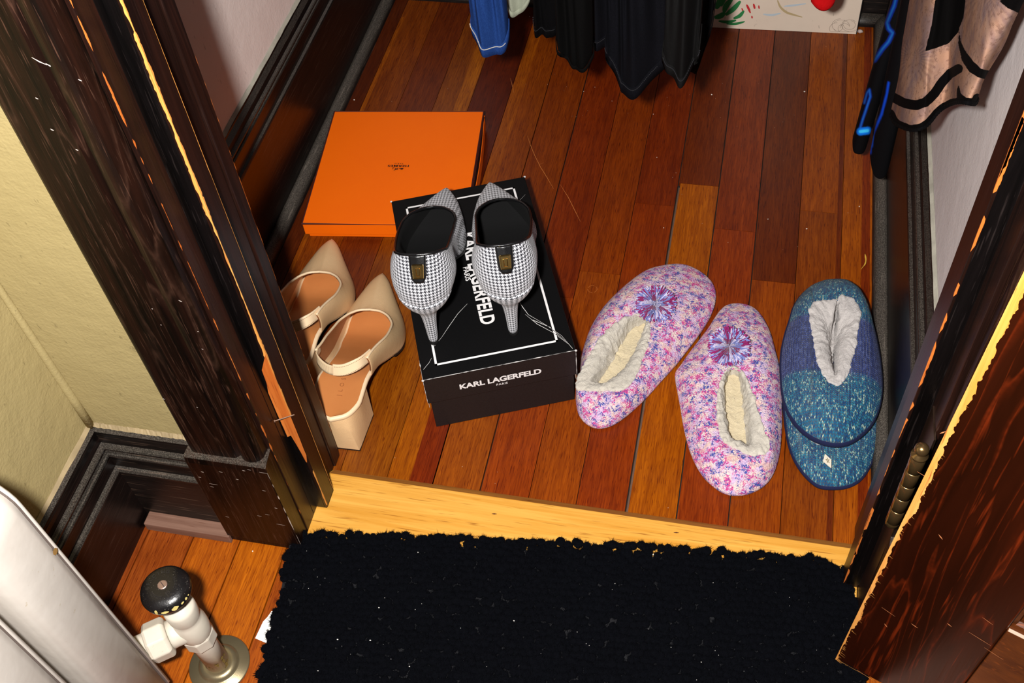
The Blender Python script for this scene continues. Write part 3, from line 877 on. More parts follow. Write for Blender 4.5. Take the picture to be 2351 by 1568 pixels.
# horse and carriage emblem
blob(lg, [(-8, .3), (-4.6, .3), (-3.8, 2.2), (-5.2, 3.4), (-7.6, 3.0), (-8.6, 1.6)], lo_, .001)
blob(lg, [(-4.4, 1.0), (-2.4, 1.0), (-2.0, 2.4), (-3.8, 2.2)], lo_, .001)
blob(lg, [(-.6, 1.6), (3.2, 1.8), (4.2, 3.4), (5.8, 5.0), (5.0, 5.4), (3.4, 4.6), (2.6, 3.4), (-.2, 3.2), (-1.0, 2.4)], lo_, .001)
for x0 in (-.4, .6, 2.4, 3.3): blob(lg, [(x0, .3), (x0 + .5, .3), (x0 + .6, 1.9), (x0 - .1, 1.9)], lo_, .001)
blob(lg, [(6.6, .3), (7.3, .3), (7.9, 2.8), (7.2, 3.0)], lo_, .001)
lg.build('lettering', simple('logo_print', S(44, 8, 4), .6), oroot)

# ------------------------------------------------------------------ black shoe box
def m_card(name, a, b, rough, bstr):
    t = NT(name); o = t.obj(); n = t.noise(t.mapp(o, (1, 1, 1), (.3, .2, .6)), 700, 2, .6, 1.0)
    sp = t.noise(o, 1500, 2, .7)
    c = t.mix(n, a, b); c = t.mix(t.ramp(sp, [(.72, (0, 0, 0)), (.78, (.6, .6, .6))]), c, S(96, 94, 92)); t.bump(n, bstr, .0004)
    return t.done(c, rough, spec=.18)
M['kl_top'] = m_card('black_box_card', S(4, 4, 5), S(11, 11, 12), .6, .3)
M['kl_side'] = m_card('grained_box_side', S(22, 17, 16), S(40, 32, 31), .55, .7)
M['white_print'] = simple('white_print', S(236, 234, 234), .6)
M['scuff'] = simple('white_card_scuff', S(206, 204, 202), .9)
KZ = .102
k0 = PZ(970, 876, KZ); k0 = (PZ(971, 871, KZ) + k0) / 2; k1 = PZ(1322, 804, KZ); k3 = PZ(895, 457, KZ)
kex = (k1 - k0) / np.linalg.norm(k1 - k0); key = np.array([-kex[1], kex[0], 0]); KW = .1808; KL_ = .3045
def KP(u, v, z): return k0 * [1, 1, 0] + kex * u + key * v + np.array([0, 0, z])
kroot = thing('shoe_box', 'black lidded cardboard shoe box with white printed border standing on the closet floor', 'box', KP(KW / 2, KL_ / 2, 0))
mb = MB(); mb.frame_box(KP(.0034, .0034, .0003), kex * (KW - .0068), key * (KL_ - .0068), (0, 0, .09)); bevel(mb.build('base', M['kl_side'], kroot), .0008)
mb = MB(); LH = .047
mb.frame_box(KP(0, 0, KZ - LH), kex * KW, key * KL_, (0, 0, LH), 0)
o = mb.build('lid', None, kroot, mats=[M['kl_top'], M['kl_side']])
for p in o.data.polygons: p.material_index = 0 if p.normal.z > .5 else 1
bevel(o, .0012, 2)
mb = MB(); d = np.array([0, 0, 1.0])
b0, b1, b2, b3 = [PZ(px, py, KZ) for px, py in ((998, 845), (1280, 787), (1181, 426), (924, 470))]
ins = .0185; C4 = [KP(ins, ins, KZ), KP(KW - ins, ins, KZ), KP(KW - ins, KL_ - ins, KZ), KP(ins, KL_ - ins, KZ)]
for i in range(4):
    a, b = C4[i], C4[(i + 1) % 4]; e = (b - a) / np.linalg.norm(b - a); strip(mb, [a - e * .00135, b + e * .00135], .0027, d, .0005)
mb.build('printed_border', M['white_print'], kroot)
mb = MB()
# long title on the lid reads towards the doorway
p_end = PZ(1139, 741, KZ)
pe_v = (p_end - KP(0, 0, KZ)) @ key; base_u = (PZ(1098, 741, KZ) - KP(0, 0, KZ)) @ kex
TLEN = .156
lettering(mb, 'KARL LAGERFELD', KP(base_u + .0035, pe_v + TLEN, KZ), -key, kex, TLEN, .0172, bold=.03, space=1.04, lift=.0006)
lettering(mb, 'PARIS', KP(base_u - .0035, pe_v + .098, KZ), -key, kex, .0235, .0066, bold=.02, space=1.05, lift=.0006)
mb.build('lettering', M['white_print'], kroot)
mb = MB()
f0 = PY(0, 0, 0)
def front(px, py):
    dr = ray(px, py); n_ = -key; t = (n_ @ (KP(0, 0, 0) - CAM)) / (n_ @ dr); return CAM + dr * t
fa, fb_ = front(1056, 892), front(1243, 856)
zb = (fa[2] + fb_[2]) / 2
ua = (fa - KP(0, 0, 0)) @ kex; ub = (fb_ - KP(0, 0, 0)) @ kex
lettering(mb, 'KARL LAGERFELD', KP(ua, 0, zb), kex, (0, 0, 1), ub - ua, .0092, bold=.035, space=.98, lift=.0007)
lettering(mb, 'PARIS', KP((ua + ub) / 2 + .001, 0, zb - .0072), kex, (0, 0, 1), .0135, .0036, bold=.012, space=1.15, center=True, lift=.0007)
mb.build('lettering', M['white_print'], kroot)
rs = np.random.default_rng(2)
for a, b in ((KP(0, 0, KZ), KP(KW, 0, KZ)), (KP(0, 0, KZ), KP(0, .03, KZ)), (KP(0, 0, KZ), KP(0, 0, KZ - LH)), (KP(KW, 0, KZ), KP(KW, 0, KZ - LH))):
    e = b - a; n_ = int(np.linalg.norm(e) / .004) + 1; run = [a + e * t for t in np.linspace(0, 1, n_ + 1)]
    wid = [abs(rs.normal(.00022, .0002)) * (0 if rs.random() < .12 else 1) + .00005 for _ in run]
    mb = MB(); mb.tube(run, wid, 5); mb.build('worn_edge', M['scuff'], kroot)
for q in (KP(0, KL_, KZ), KP(KW, KL_, KZ), KP(0, 0, KZ), KP(KW, 0, KZ)): mb = MB(); mb.add(sv * [.0016, .0013, .0013] + q - [0, 0, .0007], sf); mb.build('worn_corner', M['scuff'], kroot)
for line in ([(1192, 690), (1199, 705), (1213, 722), (1235, 735), (1258, 748), (1290, 772), (1316, 800)], [(1205, 722), (1232, 746), (1270, 765), (1305, 790)], [(1000, 795), (1014, 775), (1030, 750), (1052, 722), (1074, 700)], [(974, 850), (985, 836), (990, 822)], [(1190, 465), (1206, 447)], [(1225, 735), (1262, 752), (1300, 785)]):
    pts = [PZ(px, py, KZ) + rs.normal(0, .0006, 3) * [1, 1, 0] for px, py in line]; mb = MB(); strip(mb, pts, [abs(rs.normal(.0003, .00025)) + .0001 for _ in pts], d, .0005); mb.build('crease', M['scuff'], kroot)
for u in (.0005, KW - .0012): mb = MB(); mb.frame_box(KP(u, -.0004 + .003, .044), kex * .0007, key * .004, (0, 0, .012)); mb.build('staple', simple('paper_tab', S(180, 160, 140), .7), kroot)

# ------------------------------------------------------------------ soft shoes: general loft between an outline and an opening
def polar(loop, c, ax, sx, sy, n):
    """radius of a closed loop seen from c along n directions (stretched axes so that long shapes sample evenly)"""
    ay = np.array([-ax[1], ax[0], 0]); L = np.array([[((q - c) @ ax) / sx, ((q - c) @ ay) / sy, q[2]] for q in loop])
    ang = np.arctan2(L[:, 1], L[:, 0]); out = []
    for k in range(n):
        th = -math.pi + 2 * math.pi * k / n; d = np.array([math.cos(th), math.sin(th)]); best = None
        A = L; B = np.roll(L, -1, 0)
        e = B[:, :2] - A[:, :2]; den = d[0] * e[:, 1] - d[1] * e[:, 0]
        den = np.where(abs(den) < 1e-12, 1e-12, den)
        t = (A[:, 0] * e[:, 1] - A[:, 1] * e[:, 0]) / den; s = (A[:, 0] * d[1] - A[:, 1] * d[0]) / den
        ok = (s >= -1e-6) & (s <= 1 + 1e-6) & (t > 0)
        i = np.argmax(np.where(ok, t, -1)); tt = t[i]; z = A[i, 2] + (B[i, 2] - A[i, 2]) * min(max(s[i], 0), 1)
        out.append(c * [1, 1, 0] + ax * (d[0] * tt * sx) + ay * (d[1] * tt * sy) + np.array([0, 0, z]))
    return np.array(out)


def bez(a, b, c, d, t): return a * (1 - t) ** 3 + 3 * b * t * (1 - t) ** 2 + 3 * c * t * t * (1 - t) + d * t ** 3


def m_chenille():
    t = NT('pink_chenille_knit'); o = t.obj()
    w = t.vmath('ADD', o, t.vmath('MULTIPLY', t.noise(o, 240, 2, out='Color'), (.004, .004, .004)))
    a = t.noise(w, 105, 3, .62, .4); b = t.noise(t.mapp(w, loc=(.7, .3, .9)), 125, 3, .62, .4); l = t.noise(t.mapp(w, loc=(.1, .8, .2)), 90, 2, .5)
    fine = t.noise(o, 700, 3, .7)
    c = t.mix(t.ramp(l, [(.40, (0, 0, 0)), (.60, (1, 1, 1))]), S(238, 214, 208), S(214, 186, 222))
    cel = t.sep(t.voro(w, 860, 'Color')); fa = t.math('ADD', a, t.math('MULTIPLY', t.math('SUBTRACT', cel[0], .5), .26)); fb2 = t.math('ADD', b, t.math('MULTIPLY', t.math('SUBTRACT', cel[1], .5), .28))
    c = t.mix(t.ramp(fa, [(.52, (0, 0, 0)), (.62, (1, 1, 1))]), c, S(206, 72, 146))
    c = t.mix(t.ramp(fb2, [(.55, (0, 0, 0)), (.64, (1, 1, 1))]), c, S(72, 84, 166))
    pk = t.noise(t.mapp(w, loc=(.4, .4, .1)), 70, 2, .5)
    c = t.mix(t.ramp(pk, [(.60, (0, 0, 0)), (.68, (.7, .7, .7))]), c, S(240, 200, 184))
    h = t.math('ADD', t.math('MULTIPLY', t.noise(o, 900, 3, .7), .35), t.math('MULTIPLY', t.voro(w, 700), -1.0))
    t.bump(h, .8, .0014)
    return t.done(c, .95, spec=.05, sheen=.1)


def m_fleece(name, a, b):
    t = NT(name); o = t.obj(); n = t.noise(o, 230, 4, .65, .4); f = t.noise(o, 1500, 2, .7)
    sp = t.noise(o, 420, 1, .5)
    c = t.mix(n, a, b); c = t.mix(t.ramp(sp, [(.77, (0, 0, 0)), (.80, (.8, .8, .8))]), c, S(120, 112, 104))
    t.bump(t.math('ADD', n, t.math('MULTIPLY', f, .25)), .8, .0025); return t.done(c, .95, spec=.1, sheen=.2)


M['chenille'] = m_chenille(); M['fleece'] = m_fleece('cream_fleece', S(190, 182, 168), S(222, 216, 204)); M['insole_f'] = m_fleece('ivory_insole_fleece', S(204, 188, 152), S(228, 214, 182))
M['fleece_w'] = m_fleece('grey_white_fleece', S(178, 172, 170), S(212, 207, 203))


def crop(pts, ox, oy, s): return [(ox + x * s, oy + y * s) for x, y in pts]


def slipper(root, outline, opening, inner, axis_px, hgt, mat_u, mat_l, mat_i, zbase=None, sole_mat=None, dome=1.0, opz=.034, rimw=.0035, uvfn=None):
    """outline/opening/inner: pixel loops; zbase(p): height of the surface the slipper lies on"""
    zb = zbase or (lambda p: 0.0)
    def un(loop, h):
        out = []
        for px, py in loop:
            p = PZ(px, py, h)
            for _ in range(3): p = PZ(px, py, zb(p) + h)
            out.append(p)
        return out
    OUT = catmull(un(outline, hgt * .42), 6); OPN = catmull(un(opening, opz), 6); INN = catmull(un(inner, hgt * .40), 6)
    a0, a1 = PZ(*axis_px[0], .01), PZ(*axis_px[1], .01); ax = (a1 - a0) * [1, 1, 0]; ax /= np.linalg.norm(ax); ay = np.array([-ax[1], ax[0], 0])
    c = np.mean(INN, 0)
    op = np.array(OPN); lo = max((op - c) @ ax) - min((op - c) @ ax); wo = max((op - c) @ ay) - min((op - c) @ ay)
    N = 144
    A = polar(OUT, c, ax, lo, wo * 1.2, N); T = polar(OPN, c, ax, lo, wo * 1.2, N); I = polar(INN, c, ax, lo, wo * 1.2, N)
    cen = c * [1, 1, 0]
    rad = (A - T) * [1, 1, 0]; dist = np.linalg.norm(rad, axis=1, keepdims=True); rd = rad / (dist + 1e-9)
    base = np.array([zb(p) for p in A])[:, None] * [0, 0, 1]
    flat = A * [1, 1, 0]
    r0 = flat - rd * .006 + base + [0, 0, .0006]; r1 = flat - rd * .0012 + base + [0, 0, .0022]
    rings = [r0, r1]
    Z = np.array([0, 0, 1.0])
    tz = np.array([zb(p) for p in T])[:, None] * Z
    Tt = T * [1, 1, 0] + tz + Z * opz
    B0 = flat + base + Z * hgt * .40
    k1 = np.minimum(dist, .05)
    for t in np.linspace(0, 1, 15):
        p = bez(B0, B0 - rd * k1 * .10 + Z * hgt * .42, Tt + rd * np.minimum(dist * .55, .05) + Z * (.003 + .10 * np.minimum(dist, .09) * dome), Tt, t)
        rings.append(p)
    mb = MB(); mb.rings([list(r) for r in rings], closed=True, cap0=True)
    up = mb.build('knit_upper', mat_u, root, smooth=True, uv=None)
    if uvfn: uvfn(up)
    subsurf(up, 1)
    # lining: swollen rim, wall, insole
    rr_ = rings[-1]; ri = rd * rimw
    Ib = I * [1, 1, 0] + np.array([zb(p) for p in I])[:, None] * Z
    L = [rr_ + rd * rimw * .6 - Z * .0015, rr_ + rd * rimw * .7 + Z * .0018, rr_ + Z * .0036, rr_ * .6 + (Ib + Z * opz) * .4 + Z * .0020, rr_ * .25 + Ib * .75 + Z * (opz * .62), Ib + Z * hgt * .36]
    mb = MB(); mb.rings([list(r) for r in L], closed=True)
    ln = mb.build('lining', mat_l, root, smooth=True); subsurf(ln, 2); displace(ln, .008, .0060)
    mb = MB(); ci = np.mean(Ib, 0); mb.rings([list(Ib + Z * hgt * .36 + (Ib - ci) * .06), list(ci + (Ib - ci) * .6 + Z * hgt * .30), list(ci + (Ib - ci) * .2 + Z * hgt * .28)], closed=True, cap1=True)
    ins_ = mb.build('insole', mat_i, root, smooth=True); subsurf(ins_, 2); displace(ins_, .010, .0032)
    if sole_mat:
        mb = MB(); mb.rings([list(flat + rd * .0006 + base + Z * .0004), list(flat + rd * .0016 + base + Z * .003), list(flat + rd * .0014 + base + Z * hgt * .30), list(flat - rd * .0006 + base + Z * hgt * .36)], closed=True, cap0=True)
        mb.build('sole', sole_mat, root, smooth=True)
    return up


def pompom(root, px, py, z, rpx):
    c = PZ(px, py, z); R = rpx; q = np.random.default_rng(int(px)); mb = MB(); cols = []
    nc = 1100
    for k in range(nc):
        ph = math.acos(1 - 1.55 * (k + .5) / nc); th = k * 2.399963 + q.normal(0, .1)
        d = np.array([math.sin(ph) * math.cos(th), math.sin(ph) * math.sin(th), math.cos(ph)]) + q.normal(0, .20, 3); d /= np.linalg.norm(d)
        r = R * q.uniform(.86, 1.06); w = .00062
        sdir = np.cross(d, [.3, .5, .8]); sdir /= np.linalg.norm(sdir); tdir = np.cross(d, sdir)
        n0 = len(mb.v); vs = []
        for f, ww in ((.1, .4), (.75, 1.0), (.97, 1.1), (1.0, .6)):
            for j in range(4):
                a = j * math.pi / 2; vs.append(c + d * r * f * [1, 1, .8] + (sdir * math.cos(a) + tdir * math.sin(a)) * w * ww)
        mb.add(vs, [(4 * i + j, 4 * i + (j + 1) % 4, 4 * i + 4 + (j + 1) % 4, 4 * i + 4 + j) for i in range(3) for j in range(4)] + [(12, 13, 14, 15)])
        u = mnoise.noise(Vector(d * 3.1)) + q.normal(0, .25)
        col = (S(148, 30, 104) if u < -.05 else (S(130, 140, 206) if u < .32 else S(214, 206, 232)))
        cols += [col] * 16
    o = mb.build('pompom', None, root)
    t = NT('pompom_yarn'); t.done(t.attr('yarn'), .85, spec=.15, sheen=.2); o.data.materials.clear(); o.data.materials.append(t.m)
    a = o.data.attributes.new('yarn', 'FLOAT_COLOR', 'POINT'); a.data.foreach_set('color', [x for c_ in cols for x in c_])
    return o


cs6 = (1280, 580, .36983)
pinkL_out = crop([(720, 68), (800, 74), (880, 108), (945, 160), (980, 220), (985, 290), (960, 375), (905, 470), (825, 580), (740, 690), (650, 790), (560, 890), (475, 970), (400, 1030), (330, 1070), (250, 1086), (180, 1060), (132, 1006), (114, 935), (116, 862), (138, 778), (145, 660), (170, 560), (212, 450), (290, 330), (400, 220), (500, 140), (590, 92)], *cs6)
pinkL_op = crop([(530, 395), (470, 398), (400, 425), (330, 475), (262, 550), (205, 640), (150, 730), (122, 800), (130, 845), (200, 856), (290, 850), (370, 852), (430, 835), (480, 770), (515, 680), (548, 590), (568, 500), (565, 440)], *cs6)
pinkL_in = crop([(550, 440), (490, 455), (430, 505), (385, 585), (335, 680), (285, 760), (245, 820), (290, 835), (350, 800), (410, 720), (470, 630), (520, 540), (548, 480)], *cs6)
pinkR_out = crop([(1090, 312), (1170, 318), (1235, 350), (1288, 420), (1325, 500), (1352, 600), (1378, 700), (1392, 820), (1397, 950), (1395, 1080), (1385, 1220), (1360, 1330), (1320, 1410), (1260, 1462), (1180, 1496), (1100, 1503), (1030, 1488), (960, 1442), (900, 1382), (850, 1300), (810, 1200), (780, 1080), (760, 960), (742, 860), (726, 750), (760, 700), (816, 620), (882, 535), (942, 455), (984, 388), (1030, 334)], *cs6)
pinkR_op = crop([(1070, 728), (1130, 738), (1168, 790), (1205, 880), (1235, 960), (1265, 1060), (1292, 1130), (1312, 1190), (1300, 1235), (1250, 1255), (1185, 1252), (1125, 1222), (1062, 1190), (1020, 1150), (1003, 1050), (996, 950), (1008, 850), (1030, 770)], *cs6)
pinkR_in = crop([(1080, 752), (1120, 770), (1140, 850), (1152, 950), (1160, 1050), (1170, 1140), (1178, 1215), (1130, 1200), (1075, 1180), (1058, 1080), (1040, 960), (1035, 850), (1050, 780)], *cs6)
r1 = thing('knit_slipper', 'pink and blue mottled knit slipper with pompom lying nearest the black shoe box', 'slipper', PZ(1480, 790, 0), 'mottled pink pompom slippers')
slipper(r1, pinkL_out, pinkL_op, pinkL_in, ((1360, 950), (1590, 640)), .021, M['chenille'], M['fleece'], M['insole_f'], opz=.030)
pompom(r1, 1505, 698, .044, .026)
r2 = thing('knit_slipper', 'pink and blue mottled knit slipper with pompom lying beside the blue slippers', 'slipper', PZ(1670, 910, 0), 'mottled pink pompom slippers')
slipper(r2, pinkR_out, pinkR_op, pinkR_in, ((1700, 1120), (1670, 710)), .021, M['chenille'], M['fleece'], M['insole_f'], opz=.030)
pompom(r2, 1674, 795, .044, .026)


# ------------------------------------------------------------------ blue slippers
def m_knit():
    t = NT('blue_knit'); u = t.sep(t.uv())
    X, Y = u[0], u[1]                                   # metres across and along the slipper
    cw, rh = .0036, .0030
    fx = t.math('FRACT', t.math('DIVIDE', X, cw)); tri = t.math('ABSOLUTE', t.math('SUBTRACT', fx, .5))
    yy = t.math('ADD', t.math('DIVIDE', Y, rh), t.math('MULTIPLY', tri, 1.5))
    fy = t.math('FRACT', yy)
    col_id = t.math('FLOOR', t.math('DIVIDE', X, cw / 2)); row_id = t.math('FLOOR', yy)
    wn = t.node('ShaderNodeTexWhiteNoise', noise_dimensions='2D'); t.link(t.comb(col_id, row_id, 0.0), wn.inputs['Vector'])
    st = t.noise(t.comb(t.math('MULTIPLY', X, 900.0), t.math('MULTIPLY', yy, 3.0), 0.0), 1.0, 2, .6)
    rv = t.math('ADD', t.math('MULTIPLY', wn.outputs['Value'], .55), t.math('MULTIPLY', st, .55))
    teal = t.ramp(rv, [(.15, S(6, 36, 92)), (.38, S(9, 76, 128)), (.58, S(18, 108, 148)), (.74, S(48, 136, 158)), (.84, S(190, 208, 190))])
    navy = t.ramp(rv, [(.2, S(28, 40, 94)), (.55, S(42, 60, 128)), (.85, S(80, 98, 164))])
    bandf = t.attr('band', 'Fac')
    c = t.mix(bandf, teal, navy)
    edge = t.math('MULTIPLY', t.math('ABSOLUTE', t.math('SUBTRACT', fy, .5)), 2.0)
    e2 = t.math('MULTIPLY', t.math('ABSOLUTE', t.math('SUBTRACT', t.math('MULTIPLY', tri, 2.0), .5)), 2.0)
    dark = t.math('MAXIMUM', t.math('POWER', edge, 4.0), t.math('POWER', e2, 5.0))
    h = t.math('ADD', t.math('SUBTRACT', 1.0, dark), t.math('MULTIPLY', t.noise(t.obj(), 1300, 2), .4))
    c = t.mix(t.math('MULTIPLY', dark, .55), c, S(8, 22, 52))
    t.bump(h, .9, .0014)
    return t.done(c, .9, spec=.12, sheen=.2)


M['knit'] = m_knit(); M['navy'] = simple('navy_sole_edge', S(14, 22, 62), .9, bscale=900, bstr=.6)


def knit_uv(ax_px, b0, b1, flip):
    a0, a1 = PZ(*ax_px[0], .02), PZ(*ax_px[1], .02); ax = (a1 - a0) * [1, 1, 0]; L = np.linalg.norm(ax); ax /= L; ay = np.array([-ax[1], ax[0], 0])
    def fn(o):
        me = o.data; off = np.array(o.parent.location)
        co = np.array([v.co[:] for v in me.vertices]) + off
        U = (co - a0) @ ay; Vv = (co - a0) @ ax
        U = U + np.sign(U) * (.03 - co[:, 2]) * .6 * (abs(U) > .035)
        l = me.uv_layers.new(name='UVMap')
        for lp in me.loops: l.data[lp.index].uv = (U[lp.vertex_index], Vv[lp.vertex_index] * (-1 if flip else 1))
        f = Vv / L
        bnd = np.clip((f - b0) / .012 + .5, 0, 1) * np.clip((b1 - f) / .012 + .5, 0, 1)
        a = me.attributes.new('band', 'FLOAT', 'POINT'); a.data.foreach_set('value', list(map(float, bnd)))
    return fn


blueT_out = crop([(1720, 176), (1800, 190), (1870, 238), (1920, 310), (1952, 400), (1976, 500), (1996, 600), (2010, 700), (2018, 800), (2012, 900), (1990, 985), (1950, 1060), (1890, 1122), (1820, 1165), (1740, 1180), (1660, 1168), (1580, 1135), (1500, 1072), (1440, 990), (1406, 900), (1392, 800), (1388, 700), (1394, 600), (1415, 500), (1440, 420), (1465, 335), (1505, 268), (1565, 212), (1640, 182)], *cs6)
blueT_op = crop([(1720, 310), (1770, 288), (1825, 305), (1862, 360), (1858, 430), (1840, 500), (1828, 600), (1812, 690), (1788, 760), (1738, 808), (1690, 790), (1652, 740), (1625, 675), (1612, 600), (1602, 500), (1590, 430), (1576, 380), (1600, 330), (1655, 318)], *cs6)
blueT_in = crop([(1718, 380), (1727, 400), (1722, 480), (1716, 560), (1712, 640), (1712, 720), (1712, 780), (1700, 760), (1692, 690), (1690, 620), (1696, 540), (1702, 470), (1705, 410)], *cs6)
shift_b = (-8, 268)
blueB_out = [(x, y) for x, y in crop([(1405, 860), (1402, 760), (1415, 660), (1450, 570), (1510, 510), (1600, 470), (1700, 460), (1800, 470), (1880, 510), (1940, 580), (1975, 670), (1990, 780), (1995, 900), (1990, 1050), (1975, 1200), (1945, 1310), (1885, 1398), (1810, 1440), (1720, 1452), (1630, 1442), (1570, 1402), (1510, 1335), (1462, 1250), (1432, 1150), (1412, 1000)], *cs6)]
blueB_op = crop([(1690, 1190), (1740, 1180), (1790, 1140), (1810, 1060), (1800, 980), (1780, 900), (1740, 850), (1690, 840), (1640, 850), (1600, 900), (1575, 980), (1560, 1060), (1560, 1130), (1610, 1180)], *cs6)
blueB_in = crop([(1690, 1130), (1720, 1080), (1720, 1000), (1700, 930), (1680, 930), (1660, 1000), (1660, 1080)], *cs6)
axB = ((1908, 1112), (1905, 760)); axT = ((1920, 645), (1922, 1010))
r3 = thing('knit_slipper', 'teal blue knit slipper lying underneath, its tagged heel showing below the other', 'slipper', PZ(1910, 960, 0), 'blue striped knit slippers')
slipper(r3, blueB_out, blueB_op, blueB_in, axB, .019, M['knit'], M['fleece_w'], M['fleece_w'], sole_mat=M['navy'], opz=.017, dome=.1, uvfn=knit_uv(axB, .46, .74, True))
zt0 = PZ(1920, 650, .0)[1]; zt1 = PZ(1925, 1010, .03)[1]
def zT(p):
    t = (zt0 - p[1]) / (zt0 - zt1); return .0012 + .0258 * min(1, max(0, (t - .05) / .26))
r4 = thing('knit_slipper', 'blue knit slipper with navy band and white fleece opening lying on top of the other', 'slipper', PZ(1915, 820, .01), 'blue striped knit slippers')
slipper(r4, blueT_out, blueT_op, blueT_in, axT, .024, M['knit'], M['fleece_w'], M['fleece_w'], zbase=zT, sole_mat=M['navy'], opz=.034, dome=.6, rimw=.008, uvfn=knit_uv(axT, .386, .735, False))
M['tagw'] = simple('white_tag', S(226, 216, 196), .7); M['tagp'] = simple('olive_emblem', S(96, 84, 40), .6)
def maker_tag(root, q, z):
    P = [PZ(px, py, z) for px, py in q]
    mb = MB(); mb.add(P + [p - [0, 0, .0006] for p in P], [(0, 1, 2, 3), (7, 6, 5, 4), (0, 4, 5, 1), (1, 5, 6, 2), (2, 6, 7, 3), (3, 7, 4, 0)]); o = mb.build('maker_tag', M['tagw'], root)
    c = np.mean(P, 0); ex_ = (P[1] - P[0]); ey_ = (P[3] - P[0]); mb = MB()
    for a in range(5):
        an = math.radians(90 + 72 * a); pts = [c + ex_ * .04 * math.cos(an + 1.5) + ey_ * .04 * math.sin(an + 1.5), c + ex_ * .2 * math.cos(an - .35) + ey_ * .2 * math.sin(an - .35), c + ex_ * .34 * math.cos(an) + ey_ * .34 * math.sin(an), c + ex_ * .2 * math.cos(an + .35) + ey_ * .2 * math.sin(an + .35)]
        mb.add([p + np.array([0, 0, .0004]) for p in pts], [(0, 1, 2, 3)])
    mb.build('leaf_emblem', M['tagp'], o)
maker_tag(r4, crop([(1755, 183), (1790, 190), (1752, 238), (1728, 240)], *cs6), .044)
maker_tag(r3, crop([(1660, 1248), (1700, 1285), (1700, 1338), (1648, 1295)], *cs6), .024)


# ------------------------------------------------------------------ houndstooth slingback pumps on the shoe box
def m_hound():
    t = NT('houndstooth_wool'); u = t.sep(t.uv()); P = .0044
    wob = t.noise(t.obj(), 500, 2, .6)
    wv = t.math('MULTIPLY', t.math('SUBTRACT', wob, .5), .0004)
    i = t.math('FLOOR', t.math('MULTIPLY', t.math('ADD', u[0], wv), 8 / P)); j = t.math('FLOOR', t.math('MULTIPLY', t.math('ADD', u[1], wv), 8 / P))
    fm = lambda a, b: t.math('FLOORED_MODULO', a, b)
    over = t.math('LESS_THAN', fm(t.math('ADD', i, j), 4.0), 1.5)
    wa = t.math('LESS_THAN', fm(i, 8.0), 3.5); we = t.math('LESS_THAN', fm(j, 8.0), 3.5)
    val = t.math('ADD', t.math('MULTIPLY', over, wa), t.math('MULTIPLY', t.math('SUBTRACT', 1.0, over), we))
    n = t.noise(t.obj(), 1400, 3, .7)
    c = t.mix(val, t.mix(n, S(196, 198, 206), S(240, 240, 246)), t.mix(n, S(22, 23, 28), S(62, 64, 72)))
    t.bump(t.math('ADD', n, t.math('MULTIPLY', val, -.4)), .7, .0007)
    return t.done(c, .9, spec=.15, sheen=.3)


M['hound'] = m_hound(); M['blk_leather'] = simple('black_leather', S(16, 16, 18), .28, spec=.5, bscale=900, bstr=.15)
M['blk_in'] = simple('black_lining', S(7, 7, 8), .8, bscale=700, bstr=.3); M['gold'] = simple('gold_buckle', S(236, 196, 120), .18, 1.0)
M['blk_sole'] = simple('black_sole', S(14, 13, 13), .6)


def shoe_frame(O, tip_dir, zb):
    d = np.array(tip_dir, float) * [1, 1, 0]; d /= np.linalg.norm(d); rgt = np.array([d[1], -d[0], 0])
    return lambda u, v, z: np.array([O[0], O[1], zb]) + d * u + rgt * v + np.array([0, 0, z])


def side_loop(us, ws, zf, N, skew=lambda u: 0.0):
    """closed loop (u, v, z): back -> right side -> toe -> left side"""
    half = N // 2; L = []
    for k in range(half + 1):
        t = k / half; u = us[0] + (us[-1] - us[0]) * (1 - math.cos(math.pi * t)) / 2
        L.append((u, skew(u) + max(0, sinterp(u, us, ws)), zf(u, 1)))
    for k in range(half - 1, 0, -1):
        t = k / half; u = us[0] + (us[-1] - us[0]) * (1 - math.cos(math.pi * t)) / 2
        L.append((u, skew(u) - max(0, sinterp(u, us, ws)), zf(u, -1)))
    return np.array(L)


def loop_out(L):
    t = np.roll(L, -1, 0) - np.roll(L, 1, 0); n = np.stack([-t[:, 1], t[:, 0], 0 * t[:, 0]], 1)
    return n / (np.linalg.norm(n, axis=1, keepdims=True) + 1e-9)


def grid_uv(o, fn):
    me = o.data; l = me.uv_layers.new(name='UVMap')
    for p in me.polygons:
        vals = fn(p)
        for k, li in enumerate(p.loop_indices): l.data[li].uv = vals[k]


